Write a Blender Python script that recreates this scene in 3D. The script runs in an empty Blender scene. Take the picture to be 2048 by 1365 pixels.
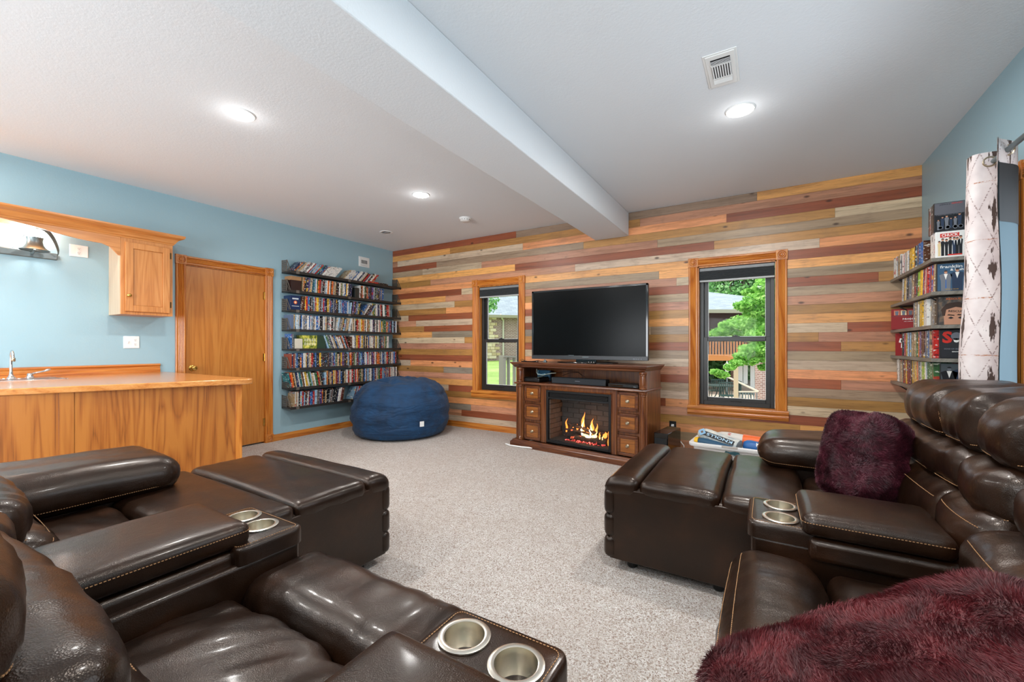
import bpy, bmesh, math, random
import numpy as np
from mathutils import Vector, Matrix, noise
random.seed(7)
C = bpy.context.scene.collection
PI = math.pi
# ---------------------------------------------------------------- camera, sky, lights, exposure
H = 1.19; F = 842.0; YAW = math.radians(31.15)
cam_d = bpy.data.cameras.new('camera'); cam = bpy.data.objects.new('camera', cam_d); C.objects.link(cam)
cam.location = (0, 0, H); cam.rotation_euler = (PI/2, 0, YAW)
cam_d.sensor_width = 36; cam_d.lens = 36*F/2048; cam_d.shift_y = 9.5/2048; cam_d.clip_start = 0.02; cam_d.clip_end = 300
bpy.context.scene.camera = cam
vs = bpy.context.scene.view_settings
vs.view_transform = 'Standard'; vs.look = 'None'; vs.gamma = 1; vs.use_curve_mapping = False; vs.exposure = 0.45
W = bpy.data.worlds.new('world'); bpy.context.scene.world = W; W.use_nodes = True
wt = W.node_tree; wt.nodes.clear()
wo = wt.nodes.new('ShaderNodeOutputWorld'); wb = wt.nodes.new('ShaderNodeBackground')
wb.inputs[0].default_value = (0.80, 0.90, 1.0, 1); wb.inputs[1].default_value = 1.45
wt.links.new(wb.outputs[0], wo.inputs[0])
def light(name, kind, loc, power, color=(1,1,1), size=0.2, rot=(0,0,0), size_y=None):
    d = bpy.data.lights.new(name, kind); d.energy = power; d.color = color
    if kind == 'AREA':
        d.size = size
        if size_y: d.shape = 'RECTANGLE'; d.size_y = size_y
        else: d.shape = 'DISK'
    elif kind == 'SUN': d.angle = size
    else: d.shadow_soft_size = size
    o = bpy.data.objects.new(name, d); C.objects.link(o); o.location = loc; o.rotation_euler = rot
    return o
light('sun', 'SUN', (0, 20, 20), 2.4, (1, .95, .85), 0.3, (math.radians(38), 0, math.radians(-40)))
CANS = [(-3.01, 1.47), (-3.03, 3.21), (-0.148, 3.14), (-0.15, 1.30), (-3.0, -.6), (-0.15, -.9), (-4.6, 0.1), (-3.0, -2.4), (-.15, -2.4)]
for (x, y) in CANS:
    light('can_light', 'AREA', (x, y, 2.692), 17, (1, .985, .96), .15)
    light('can_glow', 'POINT', (x, y, 2.66), .45, (1, .99, .97), .035)
# daylight through the glazed door in the right wall; unseen fill added behind the viewer, tilted up to lift the ceiling
light('door_daylight', 'AREA', (1.55, 2.2, 1.2), 26, (.85, .93, 1), 1.9, (0, PI/2, 0), 1.9)
light('rear_ceiling_fill', 'AREA', (-2.0, -3.45, 1.25), 215, (.93, .97, 1), 3.5, (PI/2+math.radians(32), 0, 0), 1.8)
# ---------------------------------------------------------------- helpers
def S(h, a=1.0):
    h = h.lstrip('#'); c = [int(h[i:i+2], 16)/255 for i in (0, 2, 4)]
    return tuple((v/12.92 if v <= .04045 else ((v+.055)/1.055)**2.4) for v in c) + (a,)
ca, sa = math.cos(YAW), math.sin(YAW)
def ray(px, py):
    l = (px-1024)/F; d = (692-py)/F
    return l*ca-sa, l*sa+ca, d
def onY(px, py, Y=4.9):
    r = ray(px, py); t = Y/r[1]; return r[0]*t, Y, H+r[2]*t
def onX(px, py, X=-5.25):
    r = ray(px, py); t = X/r[0]; return X, r[1]*t, H+r[2]*t
def mesh_obj(name, verts, faces, mat=None, parent=None, smooth=False, mats=None, fm=None):
    me = bpy.data.meshes.new(name)
    me.from_pydata([tuple(v) for v in verts], [], [tuple(f) for f in faces])
    me.validate(); me.update()
    if mats:
        for m in mats: me.materials.append(m)
        if fm is not None: me.polygons.foreach_set('material_index', fm)
    elif mat: me.materials.append(mat)
    if smooth: me.polygons.foreach_set('use_smooth', [True]*len(me.polygons))
    o = bpy.data.objects.new(name, me); C.objects.link(o)
    if parent: o.parent = parent
    return o
class MB:
    def __init__(s): s.v = []; s.f = []
    def add(s, V, Fc):
        n = len(s.v); s.v += [tuple(v) for v in V]; s.f += [tuple(i+n for i in f) for f in Fc]; return s
    def box(s, x0, x1, y0, y1, z0, z1, M=None):
        V = [(x, y, z) for x in (x0, x1) for y in (y0, y1) for z in (z0, z1)]
        if M is not None: V = [M @ Vector(v) for v in V]
        return s.add(V, [(0,1,3,2),(4,6,7,5),(0,4,5,1),(2,3,7,6),(0,2,6,4),(1,5,7,3)])
    def bar(s, a, b, w, h, up=(0,0,1)):
        a = Vector(a); b = Vector(b); d = (b-a); L = d.length; d.normalize(); u = Vector(up)
        r = d.cross(u)
        if r.length < 1e-4: r = d.cross(Vector((1,0,0)))
        r.normalize(); u = r.cross(d)
        V = []
        for p in (a, b):
            for i, j in ((-1,-1),(1,-1),(1,1),(-1,1)): V.append(p + r*(i*w/2) + u*(j*h/2))
        return s.add(V, [(0,3,2,1),(4,5,6,7),(0,1,5,4),(1,2,6,5),(2,3,7,6),(3,0,4,7)])
    def tube(s, pts, r, n=8, close=False, caps=True):
        pts = [Vector(p) for p in pts]; N = len(pts); V = []; Fc = []
        rr = r if hasattr(r, '__len__') else [r]*N
        pu = None
        for i, p in enumerate(pts):
            if close: t = pts[(i+1) % N]-pts[i-1]
            else: t = pts[min(i+1, N-1)]-pts[max(i-1, 0)]
            t.normalize()
            if pu is None:
                u = t.orthogonal().normalized()
            else:
                u = (pu - t*pu.dot(t)).normalized()
            pu = u; w = t.cross(u)
            for k in range(n):
                a = 2*PI*k/n; V.append(p+(u*math.cos(a)+w*math.sin(a))*rr[i])
        M_ = N if close else N-1
        for i in range(M_):
            j = (i+1) % N
            for k in range(n):
                k2 = (k+1) % n; Fc.append((i*n+k, i*n+k2, j*n+k2, j*n+k))
        if caps and not close: Fc.append(tuple(range(n))[::-1]); Fc.append(tuple((N-1)*n+k for k in range(n)))
        return s.add(V, Fc)
    def lathe(s, prof, n=24, M=None, caps=True):
        V = []; Fc = []
        for (r, z) in prof:
            for k in range(n):
                a = 2*PI*k/n; V.append(Vector((r*math.cos(a), r*math.sin(a), z)))
        for i in range(len(prof)-1):
            for k in range(n):
                k2 = (k+1) % n; Fc.append((i*n+k, i*n+k2, (i+1)*n+k2, (i+1)*n+k))
        if caps: Fc.append(tuple(range(n))[::-1]); Fc.append(tuple((len(prof)-1)*n+k for k in range(n)))
        if M is not None: V = [M @ v for v in V]
        return s.add(V, Fc)
    def prism(s, poly, z0, z1, M=None):
        n = len(poly); V = [Vector((x, y, z0)) for x, y in poly]+[Vector((x, y, z1)) for x, y in poly]
        if M is not None: V = [M @ v for v in V]
        Fc = [tuple(range(n))[::-1], tuple(range(n, 2*n))]+[(i, (i+1) % n, n+(i+1) % n, n+i) for i in range(n)]
        return s.add(V, Fc)
    def sweep(s, prof, path, closed_prof=True):
        # prof: list of (u,v) ; path: list of (origin, udir, vdir)
        n = len(prof); V = []; Fc = []
        for (o, u, v) in path:
            o = Vector(o); u = Vector(u); v = Vector(v)
            for (a, b) in prof: V.append(o+u*a+v*b)
        for i in range(len(path)-1):
            for k in range(n if closed_prof else n-1):
                k2 = (k+1) % n; Fc.append((i*n+k, i*n+k2, (i+1)*n+k2, (i+1)*n+k))
        Fc.append(tuple(range(n))[::-1]); Fc.append(tuple((len(path)-1)*n+k for k in range(n)))
        return s.add(V, Fc)
    def build(s, name, mat=None, parent=None, smooth=False, bevel=0, seg=2, angle=None):
        o = mesh_obj(name, s.v, s.f, mat, parent, smooth)
        bm = bmesh.new(); bm.from_mesh(o.data); bmesh.ops.recalc_face_normals(bm, faces=bm.faces); bm.to_mesh(o.data); bm.free()
        if bevel:
            m = o.modifiers.new('b', 'BEVEL'); m.width = bevel; m.segments = seg; m.limit_method = 'ANGLE'; m.angle_limit = math.radians(40)
        if smooth or bevel:
            o.data.polygons.foreach_set('use_smooth', [True]*len(o.data.polygons))
            try: o.data.set_sharp_from_angle(angle=math.radians(angle or 40))
            except Exception: pass
        return o
def box(name, x0, x1, y0, y1, z0, z1, mat, parent=None, bevel=0): return MB().box(x0,x1,y0,y1,z0,z1).build(name, mat, parent, bevel=bevel)
def tag(o, label, cat=None, group=None, kind=None):
    if label: o['label'] = label
    if cat: o['category'] = cat
    if group: o['group'] = group
    if kind: o['kind'] = kind
    return o
def empty(name, loc=(0,0,0), rz=0.0, label=None, cat=None, group=None):
    o = bpy.data.objects.new(name, None); C.objects.link(o); o.location = loc; o.rotation_euler = (0,0,rz); o.empty_display_size = .1
    return tag(o, label, cat, group)
def struct(o): o['kind'] = 'structure'; return o
def copy_tree(o, parent=None):
    c = o.copy(); C.objects.link(c)
    if parent: c.parent = parent
    for ch in list(o.children): copy_tree(ch, c)
    return c
def textmesh(s, size, depth=.0006, bold=0.0):
    cu = bpy.data.curves.new('t', 'FONT'); cu.body = s; cu.size = size; cu.extrude = depth; cu.offset = bold; cu.align_x = 'CENTER'; cu.align_y = 'CENTER'
    cu.resolution_u = 2
    o = bpy.data.objects.new('t', cu); C.objects.link(o); bpy.context.view_layer.update()
    me = bpy.data.meshes.new_from_object(o); bpy.data.objects.remove(o); bpy.data.curves.remove(cu)
    return me
def text(name, s, size, M, mat, parent=None, depth=.0006, bold=0.0, width=None):
    me = textmesh(s, size, depth, bold); me.materials.clear(); me.materials.append(mat)
    sc = 1.0
    if width:
        xs = [v.co.x for v in me.vertices]; sc = width/(max(xs)-min(xs))
    me.transform(M @ Matrix.Diagonal((sc, 1, 1, 1)))
    o = bpy.data.objects.new(name, me); C.objects.link(o)
    if parent: o.parent = parent
    return o
def frame(o, x, y, z=None):
    x = Vector(x).normalized(); y = Vector(y).normalized(); z = x.cross(y)
    return Matrix(((x[0],y[0],z[0],o[0]),(x[1],y[1],z[1],o[1]),(x[2],y[2],z[2],o[2]),(0,0,0,1)))
# ---------------------------------------------------------------- materials
class NT:
    def __init__(s, name):
        s.m = bpy.data.materials.new(name); s.m.use_nodes = True; s.t = s.m.node_tree
        s.b = s.t.nodes['Principled BSDF']; s.o = s.t.nodes['Material Output']
    def n(s, ty, **k):
        x = s.t.nodes.new(ty)
        for a, b in k.items(): setattr(x, a, b)
        return x
    def l(s, a, b): s.t.links.new(a, b)
    def coord(s, which='Object', scale=(1,1,1), rot=(0,0,0), loc=None):
        tc = s.n('ShaderNodeTexCoord'); mp = s.n('ShaderNodeMapping'); mp.inputs['Scale'].default_value = scale; mp.inputs['Rotation'].default_value = rot
        s.l(tc.outputs[which], mp.inputs[0]); return mp.outputs[0]
    def noise(s, vec, scale, detail=4, rough=.55, dist=0):
        x = s.n('ShaderNodeTexNoise'); x.inputs['Scale'].default_value = scale; x.inputs['Detail'].default_value = detail
        x.inputs['Roughness'].default_value = rough; x.inputs['Distortion'].default_value = dist
        if vec: s.l(vec, x.inputs['Vector'])
        return x.outputs['Fac']
    def ramp(s, fac, stops, interp='LINEAR'):
        x = s.n('ShaderNodeValToRGB'); e = x.color_ramp.elements; x.color_ramp.interpolation = interp
        while len(e) < len(stops): e.new(.5)
        for i, (p, c) in enumerate(stops): e[i].position = p; e[i].color = c if len(c) == 4 else tuple(c)+(1,)
        s.l(fac, x.inputs[0]); return x.outputs[0]
    def mix(s, fac, a, b, mode='MIX'):
        x = s.n('ShaderNodeMix', data_type='RGBA', blend_type=mode)
        for i, v in ((0, fac), (6, a), (7, b)):
            if hasattr(v, 'is_output') or hasattr(v, 'links'): s.l(v, x.inputs[i])
            else: x.inputs[i].default_value = v
        return x.outputs[2]
    def math(s, op, a, b=0.0):
        x = s.n('ShaderNodeMath', operation=op)
        for i, v in ((0, a), (1, b)):
            if hasattr(v, 'links'): s.l(v, x.inputs[i])
            else: x.inputs[i].default_value = v
        return x.outputs[0]
    def bump(s, h, dist=.001, strength=1.0, prev=None):
        x = s.n('ShaderNodeBump'); x.inputs['Distance'].default_value = dist; x.inputs['Strength'].default_value = strength
        s.l(h, x.inputs['Height'])
        if prev: s.l(prev, x.inputs['Normal'])
        s.l(x.outputs[0], s.b.inputs['Normal']); return x.outputs[0]
    def base(s, c):
        if hasattr(c, 'links'): s.l(c, s.b.inputs['Base Color'])
        else: s.b.inputs['Base Color'].default_value = c
        return s
    def set(s, **k):
        for a, v in k.items(): s.b.inputs[a.replace('_', ' ')].default_value = v
        return s
def flat(name, col, rough=.5, metal=0.0, **k):
    if name in bpy.data.materials: return bpy.data.materials[name]
    t = NT(name); t.base(S(col) if isinstance(col, str) else col).set(Roughness=rough, Metallic=metal)
    for a, v in k.items(): t.b.inputs[a.replace('_', ' ')].default_value = v
    return t.m
def emis(name, col, st):
    t = NT(name); t.base((0,0,0,1)); t.b.inputs['Emission Color'].default_value = S(col) if isinstance(col, str) else col
    t.b.inputs['Emission Strength'].default_value = st; return t.m
def wood(name, dark, mid, light_, axis='z', scale=1.0, rough=.35, contrast=1.0, coat=0.2):
    # long grain along the given axis with cathedral bands and open pores
    t = NT(name); sc = {'x': (.07,1,1), 'y': (1,.07,1), 'z': (1,1,.07)}[axis]
    v = t.coord('Object', tuple(c*scale for c in sc))
    n1 = t.noise(v, 7, 3, .5, .6)
    wv = t.math('FRACT', t.math('MULTIPLY', n1, 9))
    tri = t.math('ABSOLUTE', t.math('SUBTRACT', wv, .5))
    n2 = t.noise(t.coord('Object', tuple(c*scale for c in {'x': (.02,1,1), 'y': (1,.02,1), 'z': (1,1,.02)}[axis])), 190, 2, .6)
    f = t.math('ADD', t.math('MULTIPLY', tri, 1.0*contrast), t.math('MULTIPLY', n2, .75))
    c = t.ramp(f, [(.22, S(dark)), (.46, S(mid)), (.85, S(light_))])
    t.base(c).set(Roughness=rough); t.b.inputs['Coat Weight'].default_value = coat; t.b.inputs['Coat Roughness'].default_value = .25
    t.bump(n2, .0004, .5); return t.m
M = {}
M['oak'] = wood('oak_trim', '#8a4713', '#b56620', '#cb8236', 'z')
M['oak_y'] = wood('oak_along_wall', '#8a4713', '#b56620', '#cb8236', 'y')
M['oak_x'] = wood('oak_across', '#8a4713', '#b56620', '#cb8236', 'x')
M['oak_door'] = wood('oak_door_veneer', '#a2601f', '#b87028', '#c58036', 'z', .8, .4, .9)
M['oak_bar'] = wood('oak_bar_panel', '#6e3c10', '#96551c', '#a96828', 'z', .8, .4, 1.3)
M['oak_top'] = wood('oak_worktop', '#a8622c', '#bf7a3a', '#cc8e50', 'y', 1, .22, .8, .6)
M['cab'] = wood('oak_cabinet', '#a8662e', '#bd7a3c', '#ca8a4c', 'z', 1, .4, .8)
M['cab_y'] = wood('oak_cabinet_rail', '#a8662e', '#bd7a3c', '#ca8a4c', 'y', 1, .4, .8)
M['cab_side'] = wood('maple_cabinet_side', '#ab9a82', '#b9a88f', '#c4b49c', 'z', 1, .5, .5)
M['cherry'] = wood('dark_cherry', '#2e150a', '#5e2f14', '#7e4a22', 'z', 1.2, .28, .8, .4)
M['cherry_x'] = wood('dark_cherry_rail', '#2e150a', '#582b12', '#74421e', 'x', 1.2, .28, .8, .4)
M['cherry_l'] = wood('cherry_drawer_face', '#5a3010', '#7e481a', '#9a5c24', 'x', 1.2, .28, 1, .4)
M['greywood'] = wood('grey_stained_shelf', '#5c564e', '#746e64', '#8a847a', 'y', 1, .45, .6)
# painted walls
t = NT('blue_wall_paint'); v = t.coord('Object'); n1 = t.noise(v, 90, 3); t.base(S('#97b6c1')).set(Roughness=.45); t.bump(n1, .0012, .5); M['blue'] = t.m
t = NT('ceiling_paint'); v = t.coord('Object'); n1 = t.noise(v, 75, 4, .6); t.base(S('#e4e8ec')).set(Roughness=.9); t.bump(n1, .002, .5); M['ceil'] = t.m
M['white'] = flat('white_paint', '#e8e8e6', .5)
t = NT('berber_carpet'); v = t.coord('Object')
vo = t.n('ShaderNodeTexVoronoi'); vo.inputs['Scale'].default_value = 210; t.l(v, vo.inputs['Vector'])
wn = t.n('ShaderNodeTexWhiteNoise', noise_dimensions='3D'); t.l(vo.outputs['Position'], wn.inputs['Vector'])
big = t.noise(v, 2.2, 4, .6); midn = t.noise(v, 18, 3, .6)
c = t.ramp(wn.outputs['Value'], [(0, S('#75594a')), (.13, S('#9c8c80')), (.4, S('#b8b1aa')), (.75, S('#c8c3be')), (1, S('#dedbd8'))])
c = t.mix(t.math('MULTIPLY', t.math('SUBTRACT', midn, .45), 1.2), c, S('#9c8a7c'))
c = t.mix(t.ramp(big, [(.35, (0,0,0)), (.65, (.35,.35,.35))]), c, S('#ac9e94'))
t.base(c).set(Roughness=1); b1 = t.bump(vo.outputs['Distance'], -.004, .8); t.bump(midn, .012, .5, b1); M['carpet'] = t.m
# pallet planks: colour per object
t = NT('stained_pine_plank'); oi = t.n('ShaderNodeObjectInfo'); tc = t.n('ShaderNodeTexCoord')
av = t.n('ShaderNodeVectorMath', operation='ADD'); mp = t.n('ShaderNodeMapping'); mp.inputs['Scale'].default_value = (.06, 1, 1)
sc = t.n('ShaderNodeCombineXYZ'); r10 = t.math('MULTIPLY', oi.outputs['Random'], 37.0); t.l(r10, sc.inputs[0]); t.l(r10, sc.inputs[1]); t.l(r10, sc.inputs[2])
t.l(tc.outputs['Object'], av.inputs[0]); t.l(sc.outputs[0], av.inputs[1]); t.l(av.outputs[0], mp.inputs[0])
g1 = t.noise(mp.outputs[0], 22, 4, .6, .5); g2 = t.noise(mp.outputs[0], 120, 3, .6, .2)
kn = t.n('ShaderNodeTexVoronoi'); kn.inputs['Scale'].default_value = 5.5; mk = t.n('ShaderNodeMapping'); mk.inputs['Scale'].default_value = (.6, 0, 1.25); t.l(av.outputs[0], mk.inputs[0]); t.l(mk.outputs[0], kn.inputs['Vector'])
gs = t.ramp(g1, [(.3, (.66,.63,.60)), (.5, (.97,.97,.97)), (.72, (1.2,1.2,1.18))])
c = t.mix(1.0, oi.outputs['Color'], gs, 'MULTIPLY')
c = t.mix(t.ramp(g2, [(.32, (.38,.38,.38)), (.46, (0,0,0))]), c, S('#5a3820')); 
c = t.mix(t.ramp(kn.outputs['Distance'], [(.0, (.95,.95,.95)), (.05, (.8,.8,.8)), (.11, (.0,.0,.0))]), c, S('#3a1e10'))
blot = t.noise(av.outputs[0], 6, 3, .6); c = t.mix(t.ramp(blot, [(.55, (0,0,0)), (.85, (.4,.4,.4))]), c, S('#6a5242'))
t.base(c).set(Roughness=.38); t.bump(g2, .0006, .6); M['plank'] = t.m
# leather
t = NT('dark_brown_leather'); v = t.coord('Object')
vo = t.n('ShaderNodeTexVoronoi'); vo.inputs['Scale'].default_value = 420; t.l(v, vo.inputs['Vector'])
n1 = t.noise(v, 7, 3, .5); n2 = t.noise(t.coord('Object', (1, 1, 1)), 26, 4, .6, .8)
c = t.ramp(n1, [(.3, S('#150b06')), (.55, S('#211209')), (.75, S('#301b0f'))])
t.base(c).set(Roughness=.31); t.b.inputs['Specular IOR Level'].default_value = .42
t.b.inputs['Specular Tint'].default_value = (1, .86, .76, 1); t.b.inputs['Coat Weight'].default_value = .16; t.b.inputs['Coat Roughness'].default_value = .14
b1 = t.bump(vo.outputs['Distance'], .0008, .4); t.bump(n2, .005, .22, b1); M['leather'] = t.m
M['stitch'] = flat('tan_thread', '#a87c54', .8)
t = NT('cup_steel'); t.base(S('#e2dccf')).set(Roughness=.26, Metallic=1.0); M['steel'] = t.m
M['black'] = flat('black_plastic', '#101112', .35)
M['blackm'] = flat('black_metal', '#17181a', .4, .3)
M['gloss'] = flat('piano_black', '#0c0a09', .08)
M['screen'] = flat('television_glass', '#020202', .22, 0, Specular_IOR_Level=.1)
M['frameblack'] = flat('window_frame_bronze', '#23211f', .4)
M['brass'] = flat('brass', '#c9a255', .22, 1.0)
M['nickel'] = flat('antique_nickel', '#b9aa92', .3, 1.0)
M['chrome'] = flat('chrome', '#dcdcdc', .08, 1.0)
M['gun'] = flat('gunmetal', '#6f7a7c', .35, .6)
M['shelfblack'] = flat('dark_shelf_board', '#2b2826', .45)
M['meshgrey'] = flat('bookend_grey', '#6d665e', .5, .3)
M['dark'] = flat('dark_void', '#14110f', .8)
t = NT('window_glass'); t.b.inputs['Base Color'].default_value = (1,1,1,1); gl = t.n('ShaderNodeBsdfTransparent'); gs_ = t.n('ShaderNodeBsdfGlossy'); gs_.inputs['Roughness'].default_value = .02
fr = t.n('ShaderNodeFresnel'); fr.inputs['IOR'].default_value = 1.12; mx = t.n('ShaderNodeMixShader'); t.l(fr.outputs[0], mx.inputs[0]); t.l(gl.outputs[0], mx.inputs[1]); t.l(gs_.outputs[0], mx.inputs[2]); t.l(mx.outputs[0], t.o.inputs[0]); M['glass'] = t.m
# printed spines: colour per object plus a printed band pattern
t = NT('case_print'); oi = t.n('ShaderNodeObjectInfo'); tc = t.n('ShaderNodeTexCoord'); av = t.n('ShaderNodeVectorMath', operation='ADD')
sc = t.n('ShaderNodeCombineXYZ'); r10 = t.math('MULTIPLY', oi.outputs['Random'], 91.0); [t.l(r10, sc.inputs[i]) for i in range(3)]
t.l(tc.outputs['Object'], av.inputs[0]); t.l(sc.outputs[0], av.inputs[1])
mp = t.n('ShaderNodeMapping'); mp.inputs['Scale'].default_value = (30, 40, 75); t.l(av.outputs[0], mp.inputs[0])
nn = t.n('ShaderNodeTexNoise'); nn.inputs['Scale'].default_value = 1; nn.inputs['Detail'].default_value = 2; t.l(mp.outputs[0], nn.inputs['Vector'])
mp2 = t.n('ShaderNodeMapping'); mp2.inputs['Scale'].default_value = (6, 30, 16); t.l(av.outputs[0], mp2.inputs[0])
nc = t.n('ShaderNodeTexNoise'); nc.inputs['Scale'].default_value = 1; nc.inputs['Detail'].default_value = 1; t.l(mp2.outputs[0], nc.inputs['Vector'])
c = t.mix(t.ramp(nn.outputs['Fac'], [(.60, (0,0,0)), (.64, (.85,.85,.85))]), oi.outputs['Color'], S('#d8d4cc'))
c = t.mix(t.ramp(nn.outputs['Fac'], [(.34, (.85,.85,.85)), (.40, (0,0,0))]), c, S('#161a22'))
c = t.mix(t.ramp(nc.outputs['Fac'], [(.62, (0,0,0)), (.66, (.8,.8,.8))], 'CONSTANT'), c, t.ramp(oi.outputs['Random'], [(0, S('#b02a22')), (.3, S('#2a6aa8')), (.55, S('#d8a828')), (.8, S('#18202c'))], 'CONSTANT'))
t.base(c).set(Roughness=.3); M['spine'] = t.m
# ================================================================ room shell
XL, XR, YB, YR, ZC = -5.25, 1.14, 4.9, -3.2, 2.74
fl = struct(MB().box(XL-.1, XR+.1, YR-.1, YB+.1, -.08, 0).build('floor', M['carpet']))
ce = struct(MB().box(XL-.1, XR+.1, YR-.1, YB+.12, ZC, ZC+.1).build('ceiling', M['ceil']))
bmx = struct(MB().box(-1.777, -1.372, YR, YB-.002, 2.468, ZC-.001).build('trim_1', M['ceil'], bevel=.006)); bmx['label'] = 'white boxed ceiling beam'
# left wall with door recess
wl = struct(MB().box(XL-.12, XL, YR, 2.02, 0, ZC).box(XL-.12, XL, 2.845, YB+.12, 0, ZC).box(XL-.12, XL, 2.02, 2.845, 2.05, ZC).box(XL-.12, XL-.07, 2.02, 2.845, 0, 2.05).build('wall_left', M['blue']))
# back wall: sheathing with two window holes
WIN = [(-3.53, -2.845), (-.632, .085)]; WZ = (.553, 2.035)
m = MB(); y0, y1 = YB+.017, YB+.17
xs = [XL-.12, WIN[0][0], WIN[0][1], WIN[1][0], WIN[1][1], XR+.12]
for i in range(5):
    if i % 2 == 0: m.box(xs[i], xs[i+1], y0, y1, 0, ZC)
    else: m.box(xs[i], xs[i+1], y0, y1, 0, WZ[0]); m.box(xs[i], xs[i+1], y0, y1, WZ[1], ZC)
wbk = struct(m.build('wall_back', M['dark']))
# right wall with glazed door opening
DY = (1.35, 3.20)
wr = struct(MB().box(XR, XR+.14, YR, DY[0], 0, ZC).box(XR, XR+.14, DY[1], YB+.12, 0, ZC).box(XR, XR+.14, DY[0], DY[1], 2.05, ZC).build('wall_right', M['blue']))
# rear wall behind the viewer with a wide glazed opening
wq = struct(MB().box(XL-.12, -3.8, YR-.12, YR, 0, ZC).box(-.2, XR+.12, YR-.12, YR, 0, ZC).box(-3.8, -.2, YR-.12, YR, 2.3, ZC).box(-3.8, -.2, YR-.12, YR, 0, .6).build('wall_front', M['blue']))
struct(MB().box(-3.8, -.2, YR-.07, YR-.06, .6, 2.3).build('window_3', M['glass']))
# ---- plank cladding, one board each
PC = {'R': '#8c4a2e', 'P': '#b27d60', 'O': '#d28c5a', 'Y': '#d09456', 'B': '#a2743e', 'G': '#937c64', 'W': '#b59e84', 'D': '#857868'}
ROWS = ["R1032 G1514 Y", "Y900 B1280 P", "P795 W1045.5 O1453 R", "R873 G1167 B1670 W", "G845 W963 P1315 G", "Y1030 R1428 B", "B861 P1150 W1639 O", "O1000 Y1450 R",
 "R923 W1000 G1318 Y1450 Y", "Y891 P1000 P1353 W1450 G", "W909 B1000 B1170 R1450 R1757 B", "B892 O1000 O1170 G1450 G", "W817 R1000 R1170 P1450 P", "P832 W1000 W1170 B1450 B",
 "B848 R1000 R1170 Y1450 Y", "Y864 D1000 D1170 W1301 G1450 W1695 R", "W929 B1000 B1170 B1450 B1637 P", "P1000 R1170 R1450 R1682 B", "B1000 W1170 G1450 G", "R820 R1000 O1170 W1450 W",
 "W821 O1170 P1450 O", "B887 D1170 R1450 R1682 P", "P1170 G1450 G", "Y1170 W1450 B", "W897 R1170 R1331 O1450 W", "B1170 P1500 R", "O1170 B1600 Y", "D942 P1170 O1610 P", "P923 R1170 G1450 P", "W1170 P"]
def plank(x0, x1, z0, z1, col, rnd):
    y = YB + rnd.uniform(-.0012, .0012); g = .0007
    w = x1-x0; cx = (x0+x1)/2; cz = (z0+z1)/2
    o = MB().box(-w/2+g, w/2-g, 0, .016, -(z1-z0)/2+g, (z1-z0)/2-g).build('plank', M['plank'], wbk)
    o.location = (cx, y, cz)
    c = S(PC[col]); k = rnd.uniform(.98, 1.30); o.color = (c[0]*k, c[1]*k*rnd.uniform(.97,1.03), c[2]*k*rnd.uniform(.94,1.06), 1)
rnd = random.Random(3); RH = .0889
for r, row in enumerate(ROWS):
    z1 = ZC-.001-r*RH; z0 = z1-RH
    if z0 < .05: z0 = .05
    segs = []; xa = XL
    for tok in row.split():
        c = tok[0]; xb = onY(float(tok[1:]), 600)[0] if len(tok) > 1 else XR
        segs.append((xa, xb, c)); xa = xb
    for xa, xb, c in segs:
        parts = [(xa, xb)]
        if z1 > WZ[0] and z0 < WZ[1]:
            for wa, wb_ in WIN:
                q = []
                for a, b in parts:
                    if b <= wa-.01 or a >= wb_+.01: q.append((a, b)); continue
                    if a < wa-.01: q.append((a, wa-.01))
                    if b > wb_+.01: q.append((wb_+.01, b))
                parts = q
        for a, b in parts:
            if b-a > .02: plank(a, b, z0, z1, c, rnd)
# ---- baseboards
PROF = [(0,0),(.015,0),(.015,.055),(.010,.066),(.007,.08),(0,.082)]
def baseboard(name, a, b, nrm, mat):
    m = MB().sweep(PROF, [(a, nrm, (0,0,1)), (b, nrm, (0,0,1))]); return struct(m.build(name, mat))
baseboard('baseboard_left', (XL, 2.945, 0), (XL, YB, 0), (1,0,0), M['oak_y'])
baseboard('baseboard_back', (XL, YB-.001, 0), (XR, YB-.001, 0), (0,-1,0), M['oak_x'])
baseboard('baseboard_right', (XR, 3.3, 0), (XR, YB, 0), (-1,0,0), M['oak_y'])
# ---- fluted casing helper: local frame (u along width, v outward)
CAS = [(0,0),(0,.014),(.006,.019),(.016,.019),(.020,.014),(.026,.019),(.032,.014),(.038,.019),(.044,.014),(.050,.019),(.056,.014),(.062,.019),(.068,.014),(.074,.019),(.084,.019),(.090,.014),(.090,0)]
def casing(par, a, b, u, v, mat, name='casing', w=.09):
    pr = [(p[0]*w/.09, p[1]) for p in CAS]
    return MB().sweep(pr, [(a, u, v), (b, u, v)]).build(name, mat, par)
def rosette(par, c, u, v, mat, w=.098):
    # square block with turned rings, centre c on the wall plane
    Mx = frame(c, u, Vector(v).cross(Vector(u)), None)
    m = MB().box(-w/2, w/2, -w/2, w/2, 0, .024, Mx)
    o = m.build('rosette', mat, par, bevel=.002)
    m = MB().lathe([(.040,.022),(.040,.027),(.034,.029),(.030,.025),(.024,.025),(.020,.030),(.014,.026),(.010,.026),(.007,.031),(.001,.032)], 20, Mx)
    m.build('rosette_ring', mat, o, smooth=True)
    return o
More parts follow.
